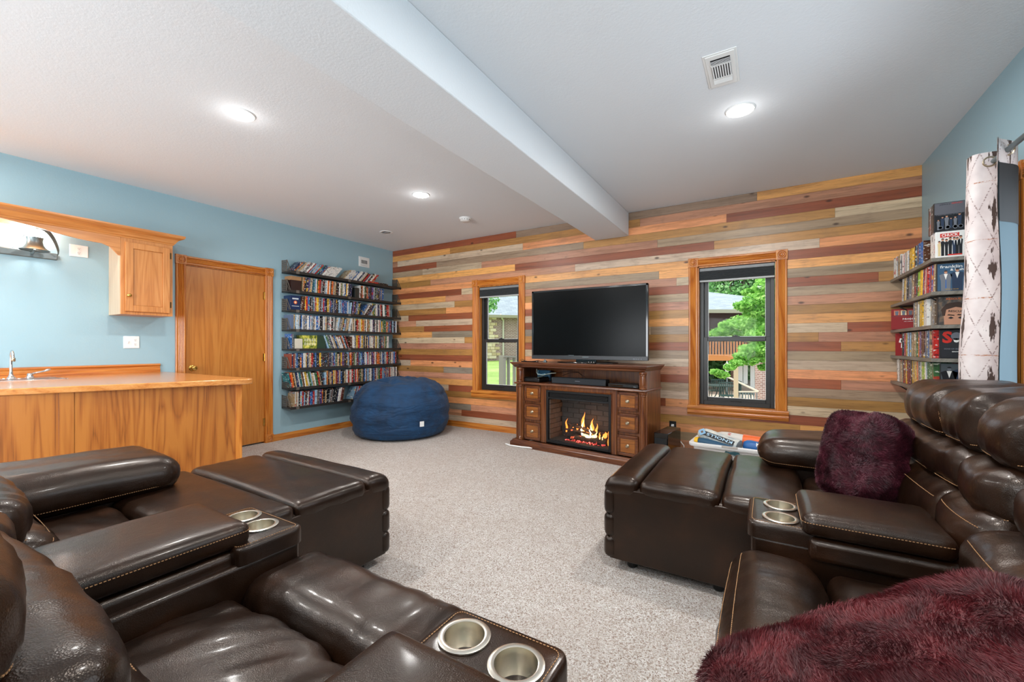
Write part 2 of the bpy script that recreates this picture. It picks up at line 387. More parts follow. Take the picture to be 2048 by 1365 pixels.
# ---- windows
def window(n, x0, x1, lock=True):
    root = empty('window_%d' % n, ((x0+x1)/2, YB, 1.29)); struct(root)
    def P_(m, name, mat, par=None, **k):
        o = m.build(name, mat, par or root, **k)
        if par is None: o.matrix_parent_inverse = Matrix.Translation(-root.location)
        return o
    fx = Matrix.Translation(-root.location)
    z0, z1 = WZ
    # jamb liner
    P_(MB().box(x0-.01, x0+.012, YB+.0, YB+.1, z0, z1).box(x1-.012, x1+.01, YB, YB+.1, z0, z1).box(x0, x1, YB, YB+.1, z1-.012, z1+.01).box(x0, x1, YB, YB+.1, z0-.01, z0+.004), 'jamb', M['oak'])
    for c_ in (casing(root, (x0-.088, YB-.0015, z0), (x0-.088, YB-.0015, z1), (1,0,0), (0,-1,0), M['oak']), casing(root, (x1-.002, YB-.0015, z0), (x1-.002, YB-.0015, z1), (1,0,0), (0,-1,0), M['oak']),
               casing(root, (x0, YB-.0015, z1+.09), (x1, YB-.0015, z1+.09), (0,0,-1), (0,-1,0), M['oak_x'], 'head_casing')): c_.matrix_parent_inverse = fx
    for cx in (x0-.043, x1+.043):
        o = rosette(root, (cx, YB-.0015, z1+.046), (1,0,0), (0,-1,0), M['oak']); o.matrix_parent_inverse = fx
    # moulded apron under the opening
    pr = [(0,0),(0,.030),(.012,.036),(.030,.036),(.038,.028),(.052,.024),(.062,.030),(.078,.030),(.092,.018),(.1,.016),(.1,0)]
    P_(MB().sweep(pr, [((x0-.10, YB-.0015, z0), (0,0,-1), (0,-1,0)), ((x1+.10, YB-.0015, z0), (0,0,-1), (0,-1,0))]), 'apron', M['oak_x'])
    # vinyl frame
    f0, f1 = x0+.014, x1-.014; ya, yb = YB+.075, YB+.15; zm = 1.255
    P_(MB().box(f0, f0+.038, ya, yb, z0+.005, z1-.012).box(f1-.038, f1, ya, yb, z0+.005, z1-.012).box(f0+.038, f1-.038, ya, yb, z1-.06, z1-.012).box(f0+.038, f1-.038, ya, yb, z0+.005, z0+.05), 'window_frame', M['frameblack'], bevel=.003)
    def sash(a, b, c, d, y, nm):
        s = P_(MB().box(a, a+.042, y, y+.028, c, d).box(b-.042, b, y, y+.028, c, d).box(a+.042, b-.042, y, y+.028, c, c+.05).box(a+.042, b-.042, y, y+.028, d-.044, d), nm, M['frameblack'], bevel=.003)
        g = MB().box(a+.038, b-.038, y+.012, y+.016, c+.045, d-.04).build('pane', M['glass'], s); 
        gk = MB().box(a+.042, a+.0455, y+.004, y+.012, c+.05, d-.044).box(b-.0455, b-.042, y+.004, y+.012, c+.05, d-.044).box(a+.042, b-.042, y+.004, y+.012, c+.05, c+.054).build('glazing_bead', M['white'], s)
        return s
    sash(f0+.036, f1-.036, zm-.02, z1-.05, ya+.038, 'upper_sash')
    lo = sash(f0+.034, f1-.034, z0+.035, zm+.028, ya+.006, 'lower_sash')
    xm = (f0+f1)/2
    MB().box(xm-.035, xm+.035, ya-.006, ya+.03, zm+.026, zm+.036).lathe([(.016,0),(.018,.006),(.01,.012)], 14, Matrix.Translation((xm, ya+.01, zm+.034))).build('sash_lock', M['frameblack'], lo, smooth=True)
    MB().box(xm-.05, xm+.05, ya-.008, ya+.006, z0+.055, z0+.064).build('lift_rail', M['frameblack'], lo, bevel=.002)
    return root
window(1, *WIN[0]); window(2, *WIN[1])
# cellular shades: one per window, folded up
t = NT('grey_shade_fabric'); t.base(S('#3a3d3f')).set(Roughness=.6); M['shade'] = t.m
for (x0, x1), lab in zip(WIN, ('raised dark grey cellular shade in the narrow window left of the television', 'raised dark grey cellular shade in the wide-framed window right of the fireplace')):
    s = empty('window_shade', ((x0+x1)/2, YB+.045, 2.02), 0, lab, 'blind')
    w = (x1-x0)/2-.015
    MB().box(-w, w, -.024, .024, -.034, .0).build('head_rail', flat('shade_rail', '#77797a', .4), s, bevel=.004)
    m = MB(); n = 7
    for i in range(n):
        za = -.034-i*.0135; m.prism([(-.02, za), (-.028, za-.00675), (-.02, za-.0135), (.02, za-.0135), (.028, za-.00675), (.02, za)], -w, w, Matrix(((0,0,1,0),(1,0,0,0),(0,1,0,0),(0,0,0,1))))
    m.build('pleated_fabric', M['shade'], s)
    MB().box(-w, w, -.022, .022, -.147, -.129).build('bottom_rail', flat('shade_bottom', '#a8a9a8', .35), s, bevel=.003)
# ---- door 1 in the left wall
d1 = struct(empty('door_1', (XL, 2.43, 0)))
fx = Matrix.Translation((-XL, -2.43, 0))
def dchild(o): o.matrix_parent_inverse = fx; return o
dl = dchild(MB().box(XL-.045, XL-.008, 2.028, 2.838, .018, 2.04).build('door_leaf', M['oak_door'], d1, bevel=.002))
for ya, yb in ((1.932, 2.018), (2.847, 2.933)):
    dchild(casing(d1, (XL, ya-.002, .1), (XL, ya-.002, 2.05), (0,1,0), (1,0,0), M['oak']))
    yc = (ya+yb)/2
    dchild(rosette(d1, (XL, yc, 2.096), (0,1,0), (1,0,0), M['oak'])); dchild(rosette(d1, (XL, yc, .05), (0,1,0), (1,0,0), M['oak'], .1))
dchild(casing(d1, (XL, 2.02, 2.14), (XL, 2.845, 2.14), (0,0,-1), (1,0,0), M['oak_y'], 'head_casing'))
dchild(MB().box(XL-.07, XL, 2.012, 2.026, 0, 2.05).box(XL-.07, XL, 2.84, 2.852, 0, 2.05).box(XL-.07, XL, 2.012, 2.852, 2.042, 2.056).build('door_frame', M['oak'], d1))
kx = frame((XL-.008, 2.085, .952), (0,1,0), (0,0,1))
MB().lathe([(.032,0),(.032,.004),(.026,.008),(.012,.010),(.011,.030),(.020,.036),(.028,.046),(.029,.056),(.024,.064),(.010,.068)], 20, kx).build('door_knob', M['brass'], dl, smooth=True)
for z in (.26, 1.05, 1.80): MB().box(XL-.01, XL+.002, 2.822, 2.846, z-.045, z+.045).tube([(XL+.003, 2.841, z-.047), (XL+.003, 2.841, z+.047)], .006).build('hinge', M['brass'], d1).matrix_parent_inverse = fx
# ---- door 2: glazed patio door in the right wall with oak casing
d2 = struct(empty('door_2', (XR, 2.28, 0))); fx2 = Matrix.Translation((-XR, -2.28, 0))
for o in (casing(d2, (XR, DY[1]+.002, 0), (XR, DY[1]+.002, 2.05), (0,1,0), (-1,0,0), M['oak']), casing(d2, (XR, DY[0]-.092, 0), (XR, DY[0]-.092, 2.05), (0,1,0), (-1,0,0), M['oak']),
          casing(d2, (XR, DY[0], 2.14), (XR, DY[1], 2.14), (0,0,-1), (-1,0,0), M['oak_y'], 'head_casing'),
          rosette(d2, (XR, DY[1]+.047, 2.096), (0,-1,0), (-1,0,0), M['oak']), rosette(d2, (XR, DY[0]-.047, 2.096), (0,-1,0), (-1,0,0), M['oak']),
          MB().box(XR, XR+.13, DY[1]-.02, DY[1], 0, 2.05).box(XR, XR+.13, DY[0], DY[0]+.02, 0, 2.05).box(XR, XR+.13, DY[0], DY[1], 2.03, 2.05).build('door_frame', M['oak'], d2)): o.matrix_parent_inverse = fx2
for k, (a, b) in enumerate(((DY[0]+.02, 2.29), (2.26, DY[1]-.02))):
    x = XR+.06+.03*k
    s = MB().box(x, x+.03, a, a+.07, .02, 2.03).box(x, x+.03, b-.07, b, .02, 2.03).box(x, x+.03, a, b, .02, .12).box(x, x+.03, a, b, 1.95, 2.03).build('door_leaf', M['frameblack'], d2); s.matrix_parent_inverse = fx2
    MB().box(x+.012, x+.018, a+.06, b-.06, .11, 1.96).build('pane', M['glass'], s)
# ================================================================ ceiling fixtures
M['bulb'] = emis('lamp_lens', '#fffaf0', 30.0)
labs = ['glowing recessed ceiling light over the bar side, nearest the beam on its left', 'glowing recessed ceiling light between the bar side and the beanbag corner', 'glowing recessed ceiling light beside the white ceiling vent']
for i, (x, y) in enumerate(CANS[:3]):
    r_ = empty('recessed_light', (x, y, ZC), 0, labs[i], 'ceiling light')
    MB().lathe([(.088,0),(.088,-.004),(.082,-.008),(.078,-.006),(.076,0)], 32, None).build('trim_ring', M['white'], r_, smooth=True)
    MB().lathe([(.076,-.002),(.072,-.008),(.055,-.014),(.030,-.018),(.002,-.019)], 32).build('lens', M['bulb'], r_, smooth=True)
for (x, y) in CANS[3:]:
    r_ = MB().lathe([(.098,0),(.098,-.004),(.090,-.008),(.078,-.006),(.076,0)], 24).build('recessed_light', M['white'], smooth=True); r_.location = (x, y, ZC)
    tag(r_, 'recessed ceiling light out of the photograph, above the %s' % {(-0.15,1.30):'front of the right sofa',(-3.0,-.6):'back of the left sofa',(-0.15,-.9):'corner seat',(-4.6,0.1):'bar sink',(-3.0,-2.4):'rear glazing, bar side',(-.15,-2.4):'rear glazing, curtain side'}[(x,y)], 'ceiling light', 'recessed lights behind the viewer')
    MB().lathe([(.076,-.002),(.072,-.008),(.055,-.014),(.030,-.018),(.002,-.019)], 20).build('lens', M['bulb'], r_, smooth=True)
r_ = empty('recessed_light', (-4.44, 4.03, ZC), 0, 'small unlit recessed eyeball light in the ceiling near the corner', 'ceiling light')
MB().lathe([(.085,0),(.085,-.005),(.075,-.009),(.062,-.004),(.055,.0)], 28).build('trim_ring', M['white'], r_, smooth=True)
MB().lathe([(.055,-.001),(.05,-.012),(.03,-.016),(.028,-.004),(.002,-.003)], 24, Matrix.Rotation(.25, 4, 'X')).build('eyeball', flat('eyeball_grey', '#8a8a8a', .4), r_, smooth=True)
s = empty('smoke_detector', (-3.13, 4.08, ZC), 0, 'round white smoke detector on the ceiling left of the beam', 'smoke detector')
MB().lathe([(.072,0),(.072,-.012),(.066,-.016),(.062,-.018),(.060,-.032),(.048,-.042),(.002,-.044)], 32).build('housing', M['white'], s, smooth=True)
m = MB()
for k in range(12): m.box(.055, .0615, -.006, .006, -.030, -.022, Matrix.Rotation(k*PI/6, 4, 'Z'))
m.build('vent_slots', flat('slot_grey', '#7a7a7a', .6), s)
# louvred registers
def register(o, w, h, nm, cen=True):
    par = o
    MB().box(-w/2, w/2, -h/2, h/2, 0, .004).box(-w/2+.012, w/2-.012, -h/2+.012, h/2-.012, .004, .008).build('face_plate', M['white'], par, bevel=.002)
    MB().box(-w*.29, w*.29, -h*.36, h*.36, .008, .0085).build('dark_gap', M['dark'], par)
    for s_ in (-1, 1):
        for k in range(4):
            y = s_*h*(.24+.03*k)
            MB().box(-w*.29, w*.29, -.0035, .0035, 0, .0015, Matrix.Translation((0, y, .011)) @ Matrix.Rotation(.5*s_, 4, 'X')).build('slat', M['white'], par)
    [MB().box(-w*.3, w*.3, q_-h*.015, q_+h*.015, .008, .0125).build('divider', M['white'], par) for q_ in (h*.2, -h*.2)]
    for k in range(8):
        x = -w*.26+k*w*.52/7
        MB().box(-.0035, .0035, -h*.185, h*.185, 0, .0015, Matrix.Translation((x, 0, .011)) @ Matrix.Rotation(.5, 4, 'Y')).build('slat', M['white'], par)
v_ = empty('ceiling_vent', (-.214, 2.625, ZC), 0, 'white rectangular louvred air vent in the ceiling', 'vent'); v_.rotation_euler = (PI, 0, 0)
register(v_, .165, .33, 'v')
v_ = empty('wall_vent', (XL, 4.325, 2.465), 0, 'small blue-white louvred air vent high on the blue wall above the shelves', 'vent'); v_.rotation_euler = (PI/2, 0, PI/2)
register(v_, .20, .15, 'v')
# ================================================================ bar corner on the left wall
wtz = .926
poly = [(XL, -1.6), (XL, 1.845), (-3.60, 1.845), (-3.54, 1.82), (-3.525, 1.765), (-3.64, 1.50), (-3.99, .577), (-4.62, -1.6)]
wt_ = empty('bar_worktop', (XL+.6, .8, wtz-.042), 0, 'long oak bar worktop with a rounded end in front of the blue wall', 'worktop')
o = MB().prism(poly, wtz-.042, wtz).build('worktop_slab', M['oak_top'], wt_, bevel=.006); o.matrix_parent_inverse = Matrix.Translation(-wt_.location)
bc = empty('bar_cabinet', (-4.2, .8, 0), 0, 'oak-panelled bar base under the worktop', 'bar')
fxb = Matrix.Translation((4.2, -.8, 0))
def fp(t_, off=0.035):   # point on the bar front (parameter along the worktop edge), inset
    a = Vector((-4.62, -1.6)); b = Vector((-3.66, 1.545)); d = (b-a).normalized(); n = Vector((-d.y, d.x)); L = (b-a).length
    p = a + d*(t_*L) + n*off; return p
def strip(t0, t1, off, th, z0, z1, name, mat):
    a = fp(t0, off); b = fp(t1, off); a2 = fp(t0, off+th); b2 = fp(t1, off+th)
    o = MB().prism([tuple(a), tuple(b), tuple(b2), tuple(a2)], z0, z1).build(name, mat, bc, bevel=.001); o.matrix_parent_inverse = fxb; return o
L_ = (Vector((-3.66, 1.545))-Vector((-4.62, -1.6))).length
def tpx(px, z=.6):
    # parameter of the point of the front plane seen in column px
    best = min(range(4001), key=lambda i: abs(pxof(fp(i/3500))-px)); return best/3500
def pxof(p):
    l = p[0]*ca+p[1]*sa; d = -p[0]*sa+p[1]*ca
    return 1024+F*l/d if d > .05 else -9999
t118, t150, t470, t484 = tpx(117), tpx(148), tpx(471), tpx(484)
strip(0, t118, .04, .012, 0, wtz-.043, 'panel', M['oak_bar'])
strip(t118, t150, .036, .016, 0, wtz-.043, 'stile', M['oak_bar'])
strip(t150, t470, .04, .012, 0, wtz-.043, 'panel', M['oak_bar'])
strip(t470, t484, .030, .045, 0, wtz-.043, 'corner_post', M['oak'])
pe = fp(t484, .045)
o = MB().box(XL+.002, pe[0], pe[1]-.02, pe[1], 0, wtz-.043).build('end_panel', M['oak_bar'], bc); o.matrix_parent_inverse = fxb
# backsplash
pr = [(0,0),(.016,0),(.016,.03),(.010,.036),(.010,.058),(.016,.064),(.020,.072),(.018,.084),(0,.086)]
o = tag(MB().sweep(pr, [((XL+.001, -1.6, wtz), (1,0,0), (0,0,1)), ((XL+.001, 1.80, wtz), (1,0,0), (0,0,1))]).build('backsplash', M['oak_y']), 'moulded oak backsplash strip along the wall behind the bar sink', 'backsplash')
# sink and taps
fa = onX(22, 756, XL+.13)
sk = empty('bar_sink', (XL+.26, fa[1]-.02, wtz), 0, 'shallow stainless bar sink rim let into the worktop', 'sink')
MB().box(-.2, -.19, -.26, .26, 0, .005).box(-.2, .2, -.27, -.25, 0, .005).box(-.2, .2, .25, .27, 0, .005).box(.18, .2, -.26, .26, 0, .005).box(-.19, -.08, -.26, .26, 0, .004).build('rim', M['chrome'], sk, bevel=.002)
MB().box(-.08, .18, -.25, .25, .0005, .002).build('basin_floor', flat('sink_steel', '#8d8f90', .3, 1.0), sk)
fc = empty('bar_faucet', (XL+.13, fa[1], wtz+.005), 0, 'tall chrome gooseneck faucet at the bar sink', 'faucet')
MB().lathe([(.028,0),(.028,.006),(.018,.012),(.013,.03),(.010,.06),(.0085,.11)], 18).tube([(0,0,.08),(0,0,.15),(.0,0,.185),(.012,0,.208),(.035,.0,.218),(.058,0,.208),(.068,0,.185),(.07,0,.16)], .0085, 12).build('spout', M['chrome'], fc, smooth=True, angle=60)
MB().lathe([(.010,0),(.013,.004),(.013,.024),(.010,.03)], 14, Matrix.Translation((.07,0,.135))).build('aerator', M['nickel'], fc, smooth=True)
hb = onX(60, 754, XL+.13)
hd = empty('faucet_handle', (XL+.13, hb[1], wtz+.005), 0, 'chrome lever tap handle to the right of the gooseneck faucet', 'tap')
MB().lathe([(.026,0),(.026,.005),(.02,.01),(.019,.028),(.014,.036),(.002,.038)], 18).build('base', M['chrome'], hd, smooth=True)
MB().tube([(0,0,.028),(.0,.03,.038),(0,.07,.046),(0,.10,.058),(0,.115,.06)], [.006,.0055,.006,.010,.006], 10).build('lever', M['chrome'], hd, smooth=True)
# outlets on the blue wall
def duplex(par, y, z, x=XL+.0065, sgn=1):
    for dz in (-.02, .02):
        o = MB().lathe([(.014,0),(.0135,.0015),(.001,.0016)], 16, frame((x-XL, y, z+dz), (0,1,0), (0,0,1))).build('receptacle', M['white'], par)
        for dy in (-.005, .005): MB().box(x-XL+.0014, x-XL+.0022, y+dy-.0009, y+dy+.0009, z+dz, z+dz+.007).build('slot', M['dark'], o)
        MB().box(x-XL+.0014, x-XL+.0022, y-.002, y+.002, z+dz-.008, z+dz-.004).build('slot', M['dark'], o)
o1 = empty('outlet_plate', (XL, 1.578, 1.224), 0, 'white double-width plate with switch and outlet above the bar worktop', 'outlet')
MB().box(0, .006, -.06, .06, -.058, .058).build('plate', M['white'], o1, bevel=.003); duplex(o1, .027, 0)
MB().box(.006, .009, -.032, -.022, -.012, .012).box(.009, .016, -.030, -.024, .0, .008).build('toggle', M['white'], o1, bevel=.001)
o2 = empty('outlet_plate', (XL, 1.215, 2.035), 0, 'white outlet plate high on the wall right of the vanity light', 'outlet')
MB().box(0, .006, -.06, .06, -.052, .052).build('plate', M['white'], o2, bevel=.003); duplex(o2, 0, 0)
# ---- wall cabinet with valance and crown
cb = empty('wall_cabinet', (XL, 1.61, 1.475), 0, 'small oak wall cabinet with one door and pale side, above the bar', 'cabinet')
fxc = Matrix.Translation((-XL, -1.61, -1.475))
def cc(o): o.matrix_parent_inverse = fxc; return o
X1 = XL+.30; ya, yb = 1.415, 1.80; za, zb = 1.475, 2.19
cc(MB().box(XL, X1-.02, ya, ya+.014, za, zb).build('left_side', M['cab_side'], cb)); cc(MB().box(XL, X1-.02, yb-.014, yb, za, zb).box(XL, X1-.02, ya+.014, yb-.014, za, za+.014).box(XL, X1-.02, ya+.014, yb-.014, zb-.014, zb).build('body', M['cab'], cb))
cc(MB().box(X1-.02, X1, ya, ya+.038, za, zb).box(X1-.02, X1, yb-.038, yb, za, zb).box(X1-.02, X1, ya+.038, yb-.038, za, za+.04).box(X1-.02, X1, ya+.038, yb-.038, zb-.08, zb).build('face_frame', M['cab'], cb, bevel=.001))
dd = cc(MB().box(X1, X1+.019, ya+.028, ya+.083, za+.028, zb-.06).box(X1, X1+.019, yb-.083, yb-.028, za+.028, zb-.06).box(X1, X1+.019, ya+.083, yb-.083, za+.028, za+.083).box(X1, X1+.019, ya+.083, yb-.083, zb-.115, zb-.06).box(X1, X1+.010, ya+.083, yb-.083, za+.083, zb-.115).build('door', M['cab'], cb, bevel=.003))
MB().lathe([(.014,0),(.006,.004),(.005,.014),(.013,.020),(.015,.026),(.010,.031),(.001,.032)], 16, frame((X1+.019, ya+.05, za+.17), (0,1,0), (0,0,1))).build('knob', M['brass'], dd, smooth=True)
for z in (za+.11, zb-.13): cc(MB().box(X1, X1+.006, yb-.030, yb-.012, z-.028, z+.028).tube([(X1+.008, yb-.028, z-.03), (X1+.008, yb-.028, z+.03)], .004).build('hinge', flat('hinge_bronze', '#5a4526', .4, .8), cb))
vl = empty('valance', (X1, .6, 2.1), 0, 'arched oak valance board with scalloped end, left of the wall cabinet', 'valance')
pts = []
N = 40
for i in range(N+1):
    y = -.75+i*(1.40+.75)/N; u = 1.40-y
    # arch: end drop near the cabinet, quarter scallop, long shallow curve
    if u < .02: z = 2.00
    elif u < .10: z = 2.03+.055*math.sin((u-.02)/.08*PI/2)
    else: z = 2.085+.085*(1-math.cos(min((u-.1)/.75, 1)*PI))/2
    pts.append((y, z))
poly = pts+[(1.413, 2.0), (1.413, 2.19), (-.75, 2.19)]
o = MB().prism(poly, 0, .019, Matrix(((0,0,1,X1-.02),(1,0,0,0),(0,1,0,0),(0,0,0,1)))).build('board', M['cab_y'], vl); o.matrix_parent_inverse = Matrix.Translation(-vl.location)
o = MB().box(XL+.001, X1-.02, -.75, 1.413, 2.175, 2.19).build('top_board', M['cab_y'], vl); o.matrix_parent_inverse = Matrix.Translation(-vl.location)
cr = [(0,0),(.006,0),(.010,.012),(.018,.018),(.024,.032),(.040,.052),(.060,.062),(.072,.068),(.078,.080),(.078,.094),(0,.094)]
A = [((X1, -.75, 2.165), (1,0,0), (0,0,1)), ((X1, 1.80, 2.165), (1,1,0), (0,0,1)), ((XL+.001, 1.80, 2.165), (0,1,0), (0,0,1))]
o = tag(MB().sweep(cr, A).build('crown_moulding', M['cab_y']), 'stepped oak crown moulding over the wall cabinet and valance', 'moulding')
# ---- vanity light
vlz = 1.955; vx = XL
vn = empty('vanity_light', (vx, .55, vlz), 0, 'gunmetal vanity bar light with swirling metal ribbons and glowing glass shades', 'wall light')
MB().box(0, .022, -.55, .53, -.028, .028).build('back_bar', M['gun'], vn, bevel=.006)
M['shadeglow'] = emis('lit_glass', '#ffffff', 26.0)
for k, yc in enumerate((-.40, -.01, .38)):
    MB().tube([(.02, yc, .0), (.07, yc, .005), (.11, yc, .03)], .008, 8).build('arm', M['gun'], vn, smooth=True)
    MB().lathe([(.085,.0),(.088,.004),(.066,.022),(.050,.050),(.045,.080),(.050,.108)], 28, Matrix.Translation((.115, yc, .015)), caps=False).build('metal_cup', M['gun'], vn, smooth=True)
    MB().lathe([(.030,.085),(.040,.11),(.055,.15),(.060,.175),(.054,.175),(.036,.12),(.028,.09)], 24, Matrix.Translation((.09, yc, .01)), caps=False).build('glass_shade', M['shadeglow'], vn, smooth=True)
    # swirling ribbon
    P = []
    for i in range(33):
        s_ = i/32; y = yc-.115+.26*s_; z = .012+.178*math.sin(PI*s_)**.85; x = .06+.15*math.sin(PI*s_)**.5
        P.append((x, y, z))
    m = MB()
    V = []; Fq = []
    for i, p in enumerate(P):
        a_ = 1.2*math.sin(2*PI*i/32)
        w = Vector((.5*math.cos(a_), .75*math.sin(PI*i/32*.8+.3), .6))*.014
        p = Vector(p); V += [p-w, p+w, p+w+Vector((0,0,.002)), p-w+Vector((0,0,.002))]
    for i in range(32):
        for k2 in range(4): Fq.append((i*4+k2, i*4+(k2+1) % 4, (i+1)*4+(k2+1) % 4, (i+1)*4+k2))
    m.add(V, Fq); m.build('ribbon', M['gun'], vn, smooth=True)
    light('vanity_bulb', 'POINT', (vx+.09, .55+yc, vlz+.155), 10, (1, .985, .97), .04)
# ================================================================ disc cases
CN = {'white': '#d9d6d0', 'black': '#191a1d', 'red': '#b3231d', 'blue': '#2b5f9c', 'pale blue': '#8fb4cf', 'yellow': '#d8ab22', 'orange': '#cf6a22', 'green': '#3c6a3c', 'grey': '#77787a', 'tan': '#b69a72', 'brown': '#5a3826', 'teal': '#1f6f74', 'purple': '#57407a', 'navy': '#1d2b4e', 'lime': '#8faf35', 'dark red': '#6a1418'}
WTS = {'white': 9, 'black': 8, 'red': 4, 'blue': 4, 'pale blue': 3, 'yellow': 2, 'orange': 2, 'green': 2, 'grey': 5, 'tan': 3, 'brown': 3, 'teal': 1, 'purple': 1, 'navy': 3, 'dark red': 1}
CW = [k for k, n in WTS.items() for _ in range(n)]
ORD = lambda n: '%d%s' % (n, 'th' if 10 <= n % 100 <= 20 else {1: 'st', 2: 'nd', 3: 'rd'}.get(n % 10, 'th'))
casemesh = {}
def case_mesh(th, hh, dp=.135):
    k = (round(th, 4), round(hh, 3), round(dp, 3))
    if k not in casemesh:
        o = MB().box(-dp, 0, .0004, th-.0004, 0, hh).build('disc_case', M['spine'], bevel=0); casemesh[k] = o.data; bpy.data.objects.remove(o)
    return casemesh[k]
t = M['spine'].copy(); t.name = 'case_print_row'; M['spine_row'] = t
nt = t.node_tree; oi = [n for n in nt.nodes if n.type == 'OBJECT_INFO'][0]; at = nt.nodes.new('ShaderNodeVertexColor'); at.layer_name = 'Col'
for l in list(nt.links):
    if l.from_node == oi and l.from_socket.name == 'Color': nt.links.new(at.outputs[0], l.to_socket)
    elif l.from_node == oi and l.from_socket.name == 'Random': nt.links.new(at.outputs[1], l.to_socket)
stuff_v, stuff_f, stuff_c = [], [], []
rc = random.Random(11)
THS = [.0145, .0145, .018, .022, .027]
def put_case(y, z, th, hh, lean, xf, col, rng, label, group, stuff=False, sgn=1, dp=.135):
    """spine faces sgn*X at xf; lean>0 tips the top towards +Y and pivots on the far lower corner"""
    if lean > 0: Mx = Matrix.Translation((xf, y+th/max(.2, math.cos(lean)), z)) @ Matrix.Rotation(-lean, 4, 'X') @ Matrix.Translation((0, -th, 0))
    else: Mx = Matrix.Translation((xf, y, z)) @ Matrix.Rotation(-lean, 4, 'X')
    if sgn < 0: Mx = Mx @ Matrix.Translation((0, th, 0)) @ Matrix.Rotation(PI, 4, 'Z')
    c = S(CN[col]); k = rng.uniform(.75, 1.15); c = (min(1, c[0]*k), min(1, c[1]*k), min(1, c[2]*k), 1)
    if stuff:
        n = len(stuff_v)
        V = [(x, yy, zz) for x in (-dp, 0) for yy in (.0004, th-.0004) for zz in (0, hh)]
        stuff_v.extend([tuple(Mx @ Vector(v)) for v in V]); stuff_f.extend([tuple(i+n for i in f) for f in [(0,1,3,2),(4,6,7,5),(0,4,5,1),(2,3,7,6),(0,2,6,4),(1,5,7,3)]])
        stuff_c.append((c[0], c[1], c[2], rng.random())); return
    o = bpy.data.objects.new('disc_case', case_mesh(th, hh, dp)); C.objects.link(o); o.matrix_world = Mx; o.color = c
    tag(o, label, 'disc case', group)
SHZ = [2.123-.2435*i for i in range(8)]
SHN = ['top', 'second', 'third', 'fourth', 'fifth', 'sixth', 'seventh', 'lowest']
yx = lambda px, X=-5.07: onX(px, 700, X)[1]
LEFT = [  # (start px, end px, lean degrees, dominant colours)
 [(583, 672, 42, None), (686, 745, 42, None)], [(605, 706, 3, None), (720, 768, 2, None)], [(599, 606, 14, None), (608, 700, 1, None), (700, 722, 8, None), (722, 742, 35, None), (743, 783, -2, None)],
 [(573, 583, 3, None), (584, 672, 1, 'pale'), (672, 702, 11, 'pale'), (702, 795, 0, None)], [(583, 590, 0, None), (657, 702, -22, None), (703, 779, 0, None)],
 [(578, 795, 0, None)], [(566, 650, -11, None), (650, 795, 0, None)], [(572, 584, -28, 'pale'), (588, 655, 1, None), (655, 688, 10, 'dark'), (704, 795, 20, None)]]
PALE = ['white', 'pale blue', 'blue', 'white', 'grey', 'tan', 'white', 'black', 'pale blue']; DARK = ['black', 'brown', 'grey', 'dark red', 'navy', 'white']
INDIV = [22, 20, 20, 22, 12, 22, 20, 19]
case_names = set()
for si, segs in enumerate(LEFT):
    z = SHZ[si]+.001; cnt = 0
    for (p0, p1, ln, pal) in segs:
        y = max(yx(p0), 3.062); ye = yx(p1); lean = math.radians(ln)
        while True:
            th = rc.choice(THS); stp = th/max(.3, math.cos(lean))
            if y+stp > ye: break
            hh = .19 if rc.random() < .8 else .171
            colr = rc.choice(PALE if pal == 'pale' else DARK if pal == 'dark' else CW)
            if si == 0 and p0 == 583 and y > yx(642): colr = 'white'
            cnt += 1; st = cnt > INDIV[si]
            put_case(y, z, th, hh, lean+rc.uniform(-.01, .01) if lean else 0, -5.072-rc.uniform(0, .012), colr, rc,
                     'slim %s disc case, %s from left, %s shelf of the blue wall' % (colr, ORD(cnt), SHN[si]), 'disc cases on the blue wall shelves', st)
            y += stp+.0002
# flat stack on the top shelf
for k, (px0, w) in enumerate(((737, .19), (737, .19), (757, .19), (757, .19))):
    y = yx(px0); z = SHZ[0]+.002+(k % 2)*.0155
    o = MB().box(0, .135, 0, w, 0, .0148).build('disc_case', M['spine']); o.location = (-5.205, y, z); o.color = S(CN['red' if k < 2 else 'black'])
    tag(o, '%s disc case lying flat on the top shelf, %s of its pair' % ('red' if k < 2 else 'black', 'upper' if k % 2 else 'lower'), 'disc case', 'disc cases lying flat')
o = MB().v
me_o = mesh_obj('disc_case_rows', stuff_v, stuff_f, M['spine_row'])
ca_ = me_o.data.color_attributes.new('Col', 'FLOAT_COLOR', 'CORNER')
arr = np.repeat(np.array(stuff_c, dtype=np.float32), 24, axis=0); ca_.data.foreach_set('color', arr.ravel())
tag(me_o, 'remaining packed disc cases along the right halves of the blue wall shelves', 'disc cases', None, 'stuff')
